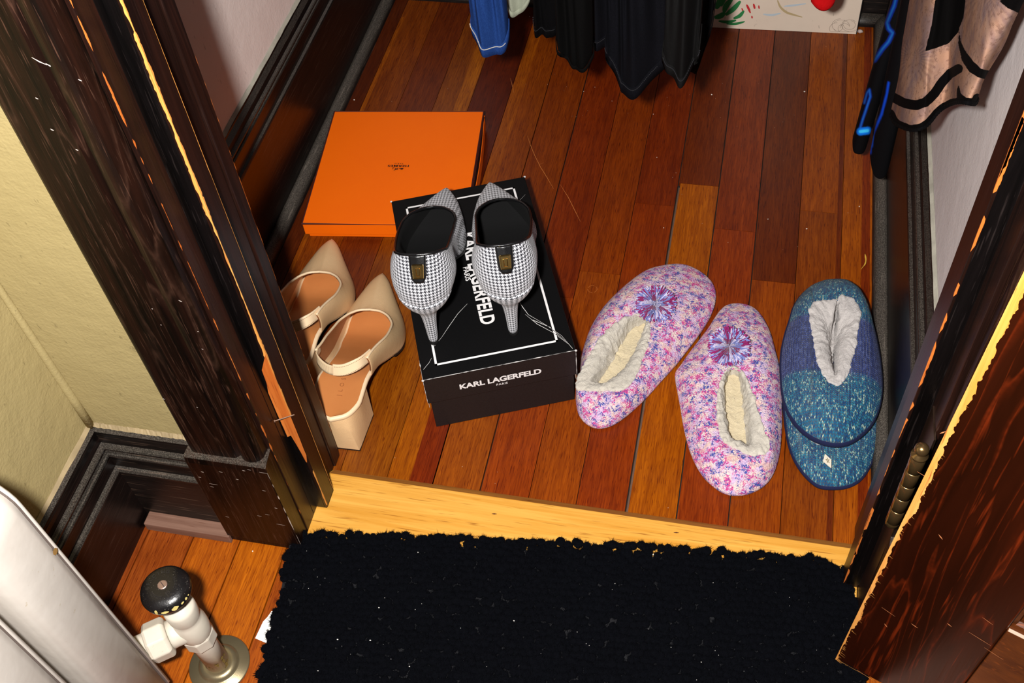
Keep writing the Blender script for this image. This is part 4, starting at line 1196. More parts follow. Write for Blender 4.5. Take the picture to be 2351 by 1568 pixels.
def pump(label, tip, toe, mirror):
    zb = KZ + .0006
    d = (toe - tip) * [1, 1, 0]; L = np.linalg.norm(d); d /= L
    O = tip - d * .026
    root = thing('pump', label, 'shoe', O * [1, 1, 0] + [0, 0, zb], 'houndstooth pumps on the shoe box')
    fr = shoe_frame(O, d, zb); N = 88; m_ = mirror
    skew = lambda u: m_ * (.006 * math.sin(min(max((u - .05) / .2, 0), 1) * math.pi) - .0035 * max(0, (u - .2) / .07))
    zs = lambda u, s=1: sinterp(u, [0, .06, .09, .13, .17, .2, .28], [.079, .077, .066, .035, .010, .004, .008])
    B = side_loop([.006, .012, .025, .05, .085, .12, .155, .18, .21, .24, .262, .277], [0, .0135, .0240, .0270, .0260, .0300, .0370, .0378, .0310, .0195, .0092, 0], zs, N, skew)
    zt = lambda u, s=1: sinterp(u, [.029, .0315, .040, .056, .075, .1, .13, .16, .2], [.147, .146, .141, .127, .114, .099, .082, .067, .053])
    T = side_loop([.029, .0300, .0330, .042, .064, .095, .13, .158, .178, .1905, .197, .199], [0, .0110, .0195, .0262, .0298, .0315, .0327, .0325, .0280, .0185, .0085, 0], zt, N, skew)
    n = loop_out(B); n2 = loop_out(T); Z = np.array([0, 0, 1.0])
    R = []
    for t in np.linspace(0, 1, 16):
        hgt = np.maximum(T[:, 2:] - B[:, 2:], .02)
        back = np.clip((.11 - B[:, :1]) / .06, 0, 1)
        R.append(bez(B, B + n * (.0055 + .0085 * back) + Z * hgt * .30, T + n2 * (.004 + .0070 * back) - Z * hgt * .28 * (1 - .4 * (B[:, :1] > .2)), T, t))
    mb = MB(); G = np.array(R)
    mb.rings([[fr(*q) for q in r] for r in R])
    up = mb.build('upper', M['hound'], root, smooth=True)
    # cloth follows the shoe: round the heel it is wrapped, over the toe it lies straight
    K = G.shape[0]; ring_len = []
    arcs = []
    for i in range(K):
        s = np.linalg.norm(np.roll(G[i], -1, 0) - G[i], axis=1); a = np.concatenate([[0], np.cumsum(s)]); tot = a[-1]
        arcs.append((a, tot))
    tl = np.concatenate([np.zeros((1, N)), np.cumsum(np.linalg.norm(np.diff(G, axis=0), axis=2), axis=0)])
    def uvf(p):
        f = p.index; i, j = divmod(f, N); out = []
        cu = G[i, j, 0]
        for (ii, jj) in ((i, j), (i, j + 1), (i + 1, j + 1), (i + 1, j)):
            q = G[ii, jj % N]
            if cu < .12:
                a, tot = arcs[ii]; s = a[jj]; s = s if j < N // 2 else s - tot
                out.append((s, tl[ii, jj % N] + q[2] * .15))
            else: out.append((q[1] * (1 + 6 * max(0, .03 - 0)), q[0] + q[2] * .8))
        return out
    grid_uv(up, uvf); subsurf(up, 1)
    # lining and insole
    Ti = T + np.array([0, 0, -.0008]) - n2 * .0014; Bi = B * 1.0; cB = np.mean(B, 0); Bi = B - n * .003 + Z * .004
    Bi[:, 0] = np.minimum(Bi[:, 0], .262)
    mb = MB(); mb.rings([[fr(*q) for q in r] for r in (T + n2 * .0002, Ti, Ti * .55 + Bi * .45 + n * .0015, Bi)])
    # insole surface as strips across
    half = N // 2; n0 = len(mb.v); mb.v += [tuple(fr(*q)) for q in Bi]
    for k in range(half):
        a, b = k, k + 1; c_, e = (N - k - 1) % N, (N - k) % N
        mb.f.append((n0 + a, n0 + b, n0 + c_, n0 + e) if k else (n0, n0 + 1, n0 + N - 1)); mb.mi.append(0)
    mb.build('lining', M['blk_in'], root, smooth=True)
    mb = MB(); mb.tube([q_ for q_ in catmull([fr(*(q + np.array([0, 0, .0004]))) for q in T], 3)], .0016, 8, closed=True); mb.build('topline_binding', M['blk_leather'], root, smooth=True)
    # sole
    mb = MB(); ino = [-.0035 if q[0] < .085 else .0008 for q in B]; lo_ = [fr(*(q + nn * e_ - Z * .0035)) for q, nn, e_ in zip(B, n, ino)]; hi_ = [fr(*(q + nn * e_ + Z * .0006)) for q, nn, e_ in zip(B, n, ino)]
    mb.rings([hi_, lo_]); n0 = len(mb.v); mb.v += [tuple(q) for q in lo_]
    for k in range(half):
        a, b = k, k + 1; c_, e = (N - k - 1) % N, (N - k) % N
        mb.f.append((n0 + e, n0 + c_, n0 + b, n0 + a) if k else (n0 + N - 1, n0 + 1, n0)); mb.mi.append(0)
    mb.build('sole', M['blk_sole'], root)
    # stiletto heel
    mb = MB(); prof = [(.0930, .0342, .0336, .0328), (.0880, .0340, .0326, .0318), (.0830, .0336, .0306, .0298), (.0765, .0326, .0276, .0264), (.068, .0300, .0195, .0180), (.062, .0285, .0140, .0130), (.055, .0278, .0104, .0100), (.045, .0272, .0084, .0082), (.028, .0266, .0069, .0068), (.012, .0262, .0060, .0060), (.003, .026, .0054, .0054)]
    nn_ = 28; rings = [[fr(uc - ru * math.cos(2 * math.pi * k / nn_), rv * math.sin(2 * math.pi * k / nn_) + skew(uc), z) for k in range(nn_)] for z, uc, ru, rv in prof]
    mb.rings(rings, cap0=True, cap1=True)
    hl = mb.build('heel', M['hound'], root, smooth=True)
    def uvh(p):
        if len(p.vertices) > 4: return [(0, 0)] * len(p.vertices)
        i, j = divmod(p.index, nn_)
        return [((jj if jj <= nn_ / 2 else jj - nn_) / nn_ * 2 * math.pi * (prof[ii][2] * .5 + .006) if j < nn_ // 2 else (jj - nn_) / nn_ * 2 * math.pi * (prof[ii][2] * .5 + .006), -prof[ii][0] * 1.15 + .05) for ii, jj in ((i, j), (i, j + 1), (i + 1, j + 1), (i + 1, j))]
    grid_uv(hl, uvh); subsurf(hl, 1)
    mb = MB(); mb.lathe(fr(.026, skew(.026), 0), Z, [(.0050, 0), (.0054, .0008), (.0054, .0032)], 20); mb.build('heel_tip', M['blk_sole'], root)
    # leather tab with a small buckle on the back
    def onback(s, w, lift=.0008):
        """point on the counter: s down from the topline (0..1), w across in metres"""
        i = (1 - s) * (K - 1); i0 = int(min(i, K - 2)); f = i - i0
        row = G[i0] * (1 - f) + G[i0 + 1] * f
        a = np.concatenate([[0], np.cumsum(np.linalg.norm(np.diff(row[:N // 2 + 1], axis=0), axis=1))])
        aw = abs(w); u_ = np.interp(aw, a, row[:N // 2 + 1, 0]); z_ = np.interp(aw, a, row[:N // 2 + 1, 2])
        vR = np.interp(aw, a, row[:N // 2 + 1, 1]); rowL = np.concatenate([row[:1], row[:N // 2 - 1:-1]]); vL = np.interp(aw, a, rowL[:N // 2 + 1, 1])
        q = np.array([u_, vR if w >= 0 else vL, z_]); c0 = np.array([.03, 0, z_]); o_ = (q - c0) * [1, 1, 0]; o_ /= np.linalg.norm(o_)
        return fr(*(q + o_ * lift + np.array([0, 0, lift * .5])))
    mb = MB(); ww = .0085; S1 = .40
    def tabw(s): return ww if s < S1 - .14 else ww * math.sqrt(max(0, 1 - ((s - S1 + .14) / .14) ** 2) * .75 + .25) if s < S1 else 0
    rows = [[onback(s, tabw(s) * x, .0014 if abs(x) < .99 else .0004) for x in np.linspace(-1, 1, 13)] for s in list(np.linspace(0.0, S1 - .14, 8)) + list(np.linspace(S1 - .12, S1 - .001, 6))]
    mb.rings(rows, closed=False); tb_ = mb.build('back_tab', M['blk_leather'], root, smooth=True)
    sd = tb_.modifiers.new('thick', 'SOLIDIFY'); sd.thickness = .0012; sd.offset = 0
    mb = MB()
    for s in np.linspace(.03, S1 - .12, 13):
        for x in (-.86, .86): a = onback(s, ww * x, .0022); b = onback(s + .012, ww * x, .0022); mb.tube([a, b], .00025, 4)
    mb.build('stitching', simple('grey_thread', S(96, 92, 88), .8), tb_)
    mb = MB(); bw = .0042
    rect = [onback(s, w, .0026) for s, w in ((.15, -bw), (.15, bw), (.33, bw), (.33, -bw))]
    for k in range(4): mb.tube([rect[k], rect[(k + 1) % 4]], .0011, 6)
    rect2 = [onback(s, w, .0036) for s, w in ((.19, -bw * .35), (.19, bw * .35), (.29, bw * .35), (.29, -bw * .35))]
    for k in range(4): mb.tube([rect2[k], rect2[(k + 1) % 4]], .00045, 5)
    mb.add([onback(s, w, .0031) for s, w in ((.15, -bw), (.15, bw), (.33, bw), (.33, -bw))], [(0, 1, 2, 3)])
    mb.build('buckle', M['gold'], tb_)
    return root


pump('black and white houndstooth pump on the left half of the black shoe box', PZ(997, 786, KZ), PZ(1020, 434, KZ + .012), -1)
pump('black and white houndstooth pump on the right half of the black shoe box', PZ(1179, 766, KZ), PZ(1131, 426, KZ + .012), 1)


# ------------------------------------------------------------------ beige block heel mules
def m_leather(name, a, b, bs=.25):
    t = NT(name); o = t.obj(); n = t.noise(o, 22, 3, .6); f = t.voro(o, 900)
    c = t.mix(n, a, b); t.bump(t.math('ADD', t.math('MULTIPLY', f, .6), t.noise(o, 120, 4, .6)), bs, .0009); return t.done(c, .42, spec=.4)


M['beige'] = m_leather('beige_leather', S(222, 182, 134), S(232, 198, 152)); M['beige_edge'] = m_leather('pale_beige_edge', S(228, 198, 158), S(238, 212, 176), .1)
M['tan'] = m_leather('tan_insole_leather', S(188, 116, 62), S(204, 132, 74), .08); M['tan_lining'] = m_leather('brown_lining_leather', S(150, 96, 60), S(174, 116, 76), .3)
M['elastic'] = None


def m_elastic():
    t = NT('ribbed_elastic'); u = t.sep(t.uv()); w = t.math('SINE', t.math('MULTIPLY', u[0], 2 * math.pi / .0016))
    zz = t.math('ABSOLUTE', t.math('SUBTRACT', t.math('FRACT', t.math('MULTIPLY', u[0], 1 / .005)), .5))
    c = t.mix(t.math('ADD', t.math('MULTIPLY', w, .5), .5), S(206, 176, 136), S(230, 206, 170)); t.bump(w, .35, .0004); return t.done(c, .7, spec=.2)


M['elastic'] = m_elastic(); M['thread'] = simple('brown_thread', S(120, 90, 60), .8)


def mule(label, O, d, zb=0.0):
    root = thing('mule', label, 'shoe', O * [1, 1, 0] + [0, 0, zb], 'beige block heel slingbacks')
    fr = shoe_frame(O, d, zb); N = 96; Z = np.array([0, 0, 1.0])
    skew = lambda u: .007 * math.sin(min(max((u - .06) / .16, 0), 1) * math.pi) - .006 * min(max((u - .2) / .07, 0), 1)
    zs = lambda u, s=1: sinterp(u, [0, .06, .09, .12, .15, .185, .29], [.067, .065, .056, .037, .018, .005, .008])
    us = [0, .006, .015, .03, .06, .09, .128, .160, .192, .224, .250, .271, .283]
    ws = [0, .0165, .0245, .030, .0305, .0295, .035, .0405, .0385, .0285, .0180, .0095, 0]
    B = side_loop(us, ws, zs, N, skew); n = loop_out(B); half = N // 2
    # footbed slab with pale rim and tan insole
    mb = MB(); rim = [[fr(*(q + nn * a + Z * z)) for q, nn in zip(B, n)] for a, z in ((-.001, -.0065), (.0006, -.004), (.0012, -.001), (.0002, .0012), (-.0028, .0016))]
    mb.rings(rim); n0 = len(mb.v); mb.v += [tuple(q) for q in rim[0]]
    for k in range(half):
        a, b = k, k + 1; c_, e = (N - k - 1) % N, (N - k) % N
        mb.f.append((n0 + e, n0 + c_, n0 + b, n0 + a) if k else (n0 + N - 1, n0 + 1, n0)); mb.mi.append(0)
    mb.build('footbed_rim', M['beige_edge'], root, smooth=True)
    mb = MB(); I0 = B - n * .0026 + Z * .0019
    rows = []
    for k in range(half + 1):
        a = I0[k]; b = I0[(N - k) % N]
        rows.append([fr(*(a * (1 - t) + b * t - Z * .0022 * math.sin(math.pi * t) * (1 if a[0] < .2 else .3))) for t in np.linspace(0, 1, 9)])
    mb.rings(rows, closed=False); mb.build('insole', M['tan'], root, smooth=True)
    mb = MB()
    c0 = fr(.034, .0050, zs(.034) + .0008)
    xd = (fr(1, 0, 0) - fr(0, 0, 0)); yd = -(fr(0, 1, 0) - fr(0, 0, 0)); yd = yd / np.linalg.norm(yd)
    lettering(mb, 'JLOSA', c0, xd, yd, .036, .0052, bold=.0, space=2.2, lift=.0006); mb.build('stamped_lettering', simple('pressed_letter', S(160, 96, 50), .5), root)
    # upper: vamp and quarters, from the right quarter end round the toe to the left quarter end
    ur, ul = .070, .078
    idx = [k for k in range(N + 1) if (k <= half and B[k % N][0] >= ur) or (k > half and B[k % N][0] >= ul and k < N)]
    Bu = B[idx]; nu = n[idx]; K = len(idx)
    side = np.array([1 if k <= half else -1 for k in idx])
    T = []
    thr = .186
    for q, s in zip(Bu, side):
        u = q[0]; e = ur if s > 0 else ul
        f = (u - e) / (.283 - e)                                # 0 at the quarter end, 1 at the toe
        ut = e + (thr - e) * (1 - (1 - min(f * 1.02, 1)) ** 1.55)
        ww = sinterp(ut, [.06, .09, .125, .152, .170, .180, .1845, thr], [.0330, .0335, .0365, .0350, .0280, .0190, .0105, 0])
        zz = sinterp(ut, [.06, .075, .10, .13, .16, thr], [.098, .096, .086, .070, .056, .047])
        T.append((ut, skew(ut) + s * ww, zz))
    T = np.array(T); R = []
    for t in np.linspace(0, 1, 14):
        h = np.maximum(T[:, 2:] - Bu[:, 2:], .01)
        R.append(bez(Bu - Z * .003 + nu * .0010, Bu + nu * .0045 + Z * h * .38, T + nu * np.array([0.006 if u < .2 else 0.0 for u in Bu[:, 0]])[:, None] * .6 - Z * h * .22, T, t))
    for _ in range(8):
        for k_ in range(1, len(R) - 1):
            w_ = .25 * math.sin(math.pi * k_ / (len(R) - 1)) ** .5
            R[k_][1:-1] = R[k_][1:-1] * (1 - 2 * w_) + (R[k_][:-2] + R[k_][2:]) * w_
    # creases across the vamp
    for r in R:
        for i in range(K):
            u, v, z = r[i]
            if z > .03 and u > .15: r[i][2] += .0006 * math.sin((u - .17) * 900 + v * 40) * math.exp(-((u - .186) / .012) ** 2)
    mb = MB(); mb.rings([[fr(*q) for q in r] for r in R], closed=False)
    up = mb.build('upper', M['beige'], root, smooth=True)
    sd = up.modifiers.new('thick', 'SOLIDIFY'); sd.thickness = .0014; sd.offset = 0; subsurf(up, 1)
    mb = MB(); inn = np.array(R[3:]); mb.rings([[fr(*(q - nn * .0016)) for q, nn in zip(r, nu)] for r in inn], closed=False); mb.build('upper_lining', M['tan_lining'], root, smooth=True)
    mb = MB(); mb.tube(catmull([fr(*(q + Z * .0004)) for q in T], 3, False), .0016, 8); mb.build('topline_piping', M['beige_edge'], root, smooth=True)
    # black rubber forefoot sole
    mb = MB(); ks = [k for k in range(N) if B[k][0] > .125]
    lp = [fr(B[k][0] + n[k][0] * .0012, B[k][1] + n[k][1] * .0012, max(.0002, zs(B[k][0]) - .0075)) for k in ks]; lp2 = [fr(B[k][0] + n[k][0] * .0014, B[k][1] + n[k][1] * .0014, zs(B[k][0]) - .0032) for k in ks]
    mb.rings([lp, lp2]); n0 = len(mb.v) - 2 * len(ks); q_ = len(ks)
    for k in range(q_ // 2 - 1): mb.f.append((n0 + q_ - 1 - k, n0 + q_ - 2 - k, n0 + k + 1, n0 + k)); mb.mi.append(0)
    mb.build('sole', M['blk_sole'], root)
    # sling strap lying across the footbed: leather half with stitching, elastic half
    A0, A1 = T[1], T[-2]
    pr = [np.array(A0) + [.004, .0, -.0055], np.array([.062, .027, .0965]), np.array([.053, .008, .0930]), np.array([.056, -.012, .0915]), np.array([.070, -.0275, .0915]), np.array(A1) + [.004, 0, -.006]]
    C = catmull(pr, 10, False)
    def ribbon(Cs, w, dn, name, mat, thick):
        rows = []; uv = []; s = 0
        for i, q in enumerate(Cs):
            dd_ = Cs[min(i + 1, len(Cs) - 1)] - Cs[max(i - 1, 0)]; dd_ /= np.linalg.norm(dd_)
            upv = np.array([.50, 0, .85]); sdv = np.cross(dd_, np.cross(upv, dd_)); sdv /= np.linalg.norm(sdv)
            if i: s += np.linalg.norm(Cs[i] - Cs[i - 1])
            rows.append([fr(*(q + sdv * w * x + np.array([dn, 0, dn]))) for x in np.linspace(-.5, .5, 5)]); uv.append([(s, w * x) for x in np.linspace(-.5, .5, 5)])
        mb = MB(); mb.rings(rows, closed=False); o = mb.build(name, mat, root, smooth=True)
        fl = [q for r in uv for q in r]; l = o.data.uv_layers.new(name='UVMap')
        for lp_ in o.data.loops: l.data[lp_.index].uv = fl[lp_.vertex_index]
        sdm = o.modifiers.new('thick', 'SOLIDIFY'); sdm.thickness = thick; sdm.offset = 0; return o
    cut = int(len(C) * .52)
    ribbon(C[cut - 2:], .0120, 0, 'elastic_strap', M['elastic'], .0012)
    o = ribbon(C[:cut + 1], .0145, .0006, 'leather_strap', M['beige_edge'], .0022); bevel(o, .0008, 2, 30)
    mb = MB()
    for i in range(0, cut - 1):
        q, q2 = C[i], C[i] * .35 + C[i + 1] * .65
        for x in (-.0056, .0056): mb.tube([fr(*(q + np.array([.50, 0, .85]) * x + np.array([-.0020, 0, .0014]))), fr(*(q2 + np.array([.50, 0, .85]) * x + np.array([-.0020, 0, .0014])))], .00028, 4)
    mb.build('stitching', M['thread'], o)
    # block heel: rounded against the footbed, square with a crisp corner at the ground
    mb = MB(); hk = [k for k in range(N) if B[k][0] <= .056]; hk = sorted(hk, key=lambda k: (k - half) % N)
    top = [B[k] - Z * .0062 - n[k] * .0008 for k in hk]; M_ = len(top)
    sq = [(.052, -.029), (.004, -.0265), (.0015, .0235), (.055, .0290)]
    per = []
    seg = [(sq[i], sq[i + 1]) for i in range(3)]; ln = [math.dist(a, b) for a, b in seg]; tot = sum(ln)
    # match by angle so that the corners fall at the back
    for i in range(M_):
        t = i / (M_ - 1); s = t * tot; k = 0
        while k < 2 and s > ln[k]: s -= ln[k]; k += 1
        a, b = seg[k]; f = s / ln[k]; per.append((a[0] + (b[0] - a[0]) * f, a[1] + (b[1] - a[1]) * f))
    rings = []
    for h in np.linspace(0, 1, 8):
        e = h ** .75; ring = []
        for q, (a, b) in zip(top, per): ring.append(fr(q[0] * (1 - e) + a * e, q[1] * (1 - e) + (b + skew(.03)) * e, q[2] * (1 - h) + .0028 * h))
        rings.append(ring)
    mb.rings(rings, closed=True, cap0=True, cap1=True); ho = mb.build('heel', M['beige'], root, smooth=False)
    for p in ho.data.polygons: p.use_smooth = len(p.vertices) == 4
    e_ = ho.modifiers.new('split', 'EDGE_SPLIT'); e_.split_angle = math.radians(38)
    mb = MB(); bt = [fr(a, b + skew(.03), .0028) for a, b in sq]; b0_ = [fr(a, b + skew(.03), .0001) for a, b in sq]; mb.rings([b0_, bt], cap0=True, cap1=True); mb.build('heel_tip', M['blk_sole'], root)
    return root


tA = PZ(887, 628, .010); dA = np.array([-.075, .997, 0]); oA_ = tA - dA * .282
mule('beige pointed mule with sling strap standing in front beside the black shoe box', oA_, dA)
tB = PZ(771, 549, .010); dB = np.array([-.115, .993, 0]); oB_ = tB - dB * .282
mule('beige pointed mule partly hidden behind the left door jamb', oB_, dB)

# ------------------------------------------------------------------ radiator and its valve
def m_enamel(name, a, b, rough):
    t = NT(name); o = t.obj(); n = t.noise(o, 40, 3, .6); c = t.mix(n, a, b); sp = t.noise(o, 170, 2, .5)
    c = t.mix(t.ramp(sp, [(.72, (0, 0, 0)), (.78, (.5, .5, .5))]), c, S(178, 160, 128)); t.bump(t.noise(o, 60, 3), .14, .002); return t.done(c, rough, spec=.4)
M['enamel'] = m_enamel('white_radiator_paint', S(196, 188, 178), S(212, 205, 196), .42); M['enamel_v'] = m_enamel('cream_valve_paint', S(200, 190, 172), S(216, 208, 194), .4)
M['seam'] = simple('dark_seam', S(96, 84, 78), .7)
RXF, RY = -.1345, -.2930
rad = thing('radiator', 'white painted cast iron radiator at the lower left beside the valve', 'radiator', (RXF - .05, RY - .15, 0))
ZTOP = .455
def rad_section(y1, name):
    y0 = y1 - .0600; mb = MB(); prof = []
    cx = RXF - .052; r = .052
    for a in np.linspace(0, 180, 20): prof.append((cx + r * math.cos(math.radians(a)), ZTOP - r + r * math.sin(math.radians(a))))
    low = [(cx - r, .05), (cx - r * .6, .03), (cx + r * .6, .03), (RXF, .05)]
    prof = prof + low; c = np.array([cx, .25])
    rings = []
    for ty, ins in ((0, .020), (.001, .0125), (.004, .0066), (.009, .0028), (.017, .0008), (.026, 0), (.038, .0004), (.047, .0012), (.0520, .0026), (.0540, .0046), (.0552, .0048), (.0560, .0028), (.0578, .0030), (.0600, .0060)):
        ring = []
        P = np.array(prof)
        t = np.roll(P, -1, 0) - np.roll(P, 1, 0); nn = np.stack([t[:, 1], -t[:, 0]], 1); nn /= np.linalg.norm(nn, axis=1, keepdims=True)
        Q = P - nn * ins
        rings.append([(q[0], y0 + ty, q[1]) for q in Q])
    mb.rings(rings, cap0=True, cap1=True); o = mb.build(name, M['enamel'], rad, smooth=True)
    sm_ = MB(); P = np.array(prof); t = np.roll(P, -1, 0) - np.roll(P, 1, 0); nn = np.stack([t[:, 1], -t[:, 0]], 1); nn /= np.linalg.norm(nn, axis=1, keepdims=True); Q = P - nn * .0044
    sm_.tube([(q[0], y0 + .0548, q[1]) for q in Q], .0011, 5, closed=True); sm_.build('edge_seam', M['seam'], o)
    return o
for k in range(5): rad_section(RY - .0745 * k, 'section')
for zc in (.11, .39):
    mb = MB(); mb.tube([(RXF - .052, RY - .004, zc), (RXF - .052, RY - .0745 * 5 + .012, zc)], .024, 16); mb.build('connecting_tube', M['enamel'], rad, smooth=True)
mb = MB()
for yy in (RY - .02, RY - .0745 * 4 - .04):
    for xx in (RXF - .085, RXF - .02): mb = MB(); mb.lathe((xx, yy, 0), (0, 0, 1), [(.016, 0), (.012, .012), (.010, .04)], 12); mb.build('foot', M['enamel'], rad, smooth=True)
cb = MB(); p = PX(127, 1266, RXF + .0004); cb.add([p + np.array([0, .003 * math.cos(a), .0035 * math.sin(a)]) for a in np.linspace(0, 6.283, 9)[:-1]], [tuple(range(8))]); cb.build('paint_chip', simple('rust_chip', S(140, 104, 52), .8), rad)

VC = PZ(503, 1524, 0.0)
VX, VY = VC[0] + .001, VC[1] - .0005
val = thing('radiator_valve', 'white steam radiator valve with black round handwheel on a brass floor flange', 'valve', (VX, VY, 0))
Z = (0, 0, 1)
M['brass'] = m_leather('tarnished_flange', S(132, 118, 88), S(160, 148, 118), .04); M['brass'].node_tree.nodes['Principled BSDF'].inputs['Metallic'].default_value = .75; M['brass'].node_tree.nodes['Principled BSDF'].inputs['Roughness'].default_value = .36
mb = MB(); mb.lathe((VX, VY, 0), Z, [(.0325, 0), (.0328, .0012), (.0318, .0022), (.0225, .0034), (.0215, .0040), (.0205, .0062), (.0180, .0082), (.0150, .0090), (.0128, .0084)], 48); mb.build('floor_flange', M['brass'], val, smooth=True)
mb = MB(); mb.lathe((VX, VY, .004), Z, [(.0128, 0), (.0128, .062), (.0126, .064)], 28); mb.build('supply_pipe', M['enamel_v'], val, smooth=True)
cb = MB(); rq = np.random.default_rng(9)
for k in range(26):
    a = rq.uniform(-2.8, .5); zz = rq.uniform(.008, .03); w = rq.uniform(.0006, .0022)
    cb.add([np.array([VX, VY, zz + w * math.sin(b) * 1.3]) + .01292 * np.array([math.cos(a + w / .0129 * math.cos(b)), math.sin(a + w / .0129 * math.cos(b)), 0]) for b in np.linspace(0, 6.28, 7)[:-1]], [tuple(range(6))])
cb.build('paint_chip', simple('olive_chip', S(120, 98, 46), .7), val)
hexr = lambda r: r
mb = MB()
def hexprism(mb, o, ax, rs, n=8, rot=0.2):
    o = np.asarray(o, float); ax = np.asarray(ax, float); ax /= np.linalg.norm(ax); s = np.cross(ax, [.31, .2, .93]) if abs(ax[2]) < .9 else np.cross(ax, [1, .2, 0]); s /= np.linalg.norm(s); t = np.cross(ax, s)
    mb.rings([[o + ax * h + r * (math.cos(rot + 2 * math.pi * k / n) * s + math.sin(rot + 2 * math.pi * k / n) * t) for k in range(n)] for r, h in rs], cap0=True, cap1=True)
hexprism(mb, (VX, VY, .066), Z, [(.0150, 0), (.0172, .002), (.0172, .018), (.0160, .021)], 8)
bevel(mb.build('hex_collar', M['enamel_v'], val), .0010)
mb = MB(); mb.lathe((VX, VY, .084), Z, [(.0150, 0), (.0164, .004), (.0170, .014), (.0168, .024), (.0150, .031), (.0142, .035), (.0146, .038), (.0156, .041), (.0160, .056), (.0146, .061), (.0085, .063), (.0062, .066), (.0062, .080)], 32); vb = mb.build('valve_body', M['enamel_v'], val, smooth=True)
ud = np.array([-.80, -.60, -.02]); ud /= np.linalg.norm(ud)
uo = np.array([VX, VY, .100])
mb = MB(); mb.lathe(uo, ud, [(.0150, 0), (.0145, .018), (.0150, .022)], 24); mb.build('outlet', M['enamel_v'], vb, smooth=True)
mb = MB(); hexprism(mb, uo + ud * .0225, ud, [(.0180, 0), (.0212, .0030), (.0212, .0190), (.0186, .0225)], 8, .25); bevel(mb.build('union_nut', M['enamel_v'], val), .0014)
mb = MB(); mb.lathe(uo + ud * .044, ud, [(.0135, 0), (.0135, .0245)], 20); mb.build('tailpiece', M['enamel_v'], val, smooth=True)
KZc = .176
kn = MB(); prof = [(.0070, -.0080), (.0150, -.0085), (.0205, -.0060), (.0236, -.0010), (.0243, .0030), (.0232, .0070), (.0200, .0102), (.0150, .0122), (.0090, .0131), (.0004, .0133)]
kn.lathe((VX, VY, KZc), Z, prof, 40)
t = NT('black_bakelite'); o_ = t.obj(); sp = t.noise(o_, 900, 2, .6); c = t.mix(t.ramp(sp, [(.70, (0, 0, 0)), (.76, (1, 1, 1))]), S(20, 18, 19), S(190, 184, 170)); t.bump(t.noise(o_, 500, 3), .3, .0006); M['bakelite'] = t.done(c, .3, spec=.5)
hw = kn.build('handwheel', M['bakelite'], val, smooth=True)
mb = MB(); mb.lathe((VX, VY, KZc + .0126), Z, [(.0047, 0), (.0047, .0014), (.0040, .0018)], 18)
scr = mb.build('screw', simple('dull_screw', S(150, 124, 112), .4, .6), hw)
mb = MB(); mb.frame_box((VX - .0030, VY + .0022, KZc + .0143), (.0060, -.0046, 0), (.0004, .0005, 0), (0, 0, .0003)); mb.build('slot', simple('slot_dark', S(50, 38, 34), .8), scr)
mb = MB(); dwn = np.array([CAM[0] - VX, CAM[1] - VY, 0]); up_ = -dwn / np.linalg.norm(dwn); rt_ = np.array([up_[1], -up_[0], 0])
def kz(r): return KZc + float(np.interp(r, [.0004, .009, .015, .020, .0232], [.0133, .0131, .0122, .0102, .007]))
def ring_text(s, r, a0, a1, h, flip=1):
    for ch, a in zip(s, np.linspace(a0, a1, len(s))):
        if ch == ' ': continue
        an = math.radians(a); rad_ = rt_ * math.cos(an) + up_ * math.sin(an); tan_ = (rt_ * math.sin(an) - up_ * math.cos(an)) * flip
        q = np.array([VX, VY, kz(r + h * .5) - .0001]) + rad_ * r; v, f = text_mesh(ch, .015); sc = h / max(v[:, 1].max(), .3); v[:, 0] -= v[:, 0].max() / 2
        mb.add([q + tan_ * (x * sc) + rad_ * (y * sc * flip) + np.array([0, 0, -.10 * y * sc * flip + .0005]) for x, y, _ in v], f)
ring_text('BELDING', .0125, 150, 42, .0036)
ring_text('SHUT', .0135, 185, 232, .0028, -1); ring_text('OPEN', .0135, 308, 355, .0028, -1)
b_ = np.array([VX, VY, kz(.013)]) - up_ * .0150
lettering(mb, 'B', b_ - rt_ * .0024, rt_, up_, .0046, .0032, bold=.02, lift=.0006); lettering(mb, 'B', b_ + up_ * .0034 - rt_ * .0024, rt_, up_, .0046, .0032, bold=.02, lift=.0007)
for a0, a1 in ((175, 240), (300, 365)):
    pts = [np.array([VX, VY, kz(.0118) + .0004]) + .0118 * (rt_ * math.cos(math.radians(a)) + up_ * math.sin(math.radians(a))) for a in np.linspace(a0, a1, 9)]; mb.tube(pts, .00025, 5)
mb.build('raised_lettering', simple('raised_letter', S(34, 32, 32), .35), hw)
cb = MB()
for a, r0, w, l in ((-140, .0228, .0016, .0034), (-121, .0225, .0036, .0016), (-97, .0225, .0030, .0024), (-78, .0230, .0020, .0012), (-66, .0222, .0014, .0014), (-57, .0226, .0009, .0008)):
    def kp(aa, rr_): return np.array([VX, VY, KZc]) + rr_ * (rt_ * math.cos(aa) + up_ * math.sin(aa))
    pts = []
    for b in np.linspace(0, 6.283, 10)[:-1]:
        aa = math.radians(a) + (w * math.cos(b) * rq.uniform(.7, 1.2)) / r0; zz = .0042 + l * math.sin(b) * rq.uniform(.7, 1.1) + .0005
        rr_ = np.interp(zz, [-.001, .003, .007, .0102, .0122], [.0236, .0243, .0232, .0200, .0150]) + .0003
        pts.append(kp(aa, rr_) + [0, 0, zz])
    cb.add(pts, [tuple(range(9))])
cb.build('paint_chip', simple('yellow_cream_chip', S(206, 188, 116), .6), hw)


# ------------------------------------------------------------------ hanging clothes
def proj(P):
    v = (np.asarray(P, float) - CAM) @ RM; return np.stack([W / 2 + F * v[..., 0] / v[..., 2], H / 2 + F * v[..., 1] / v[..., 2]], -1)


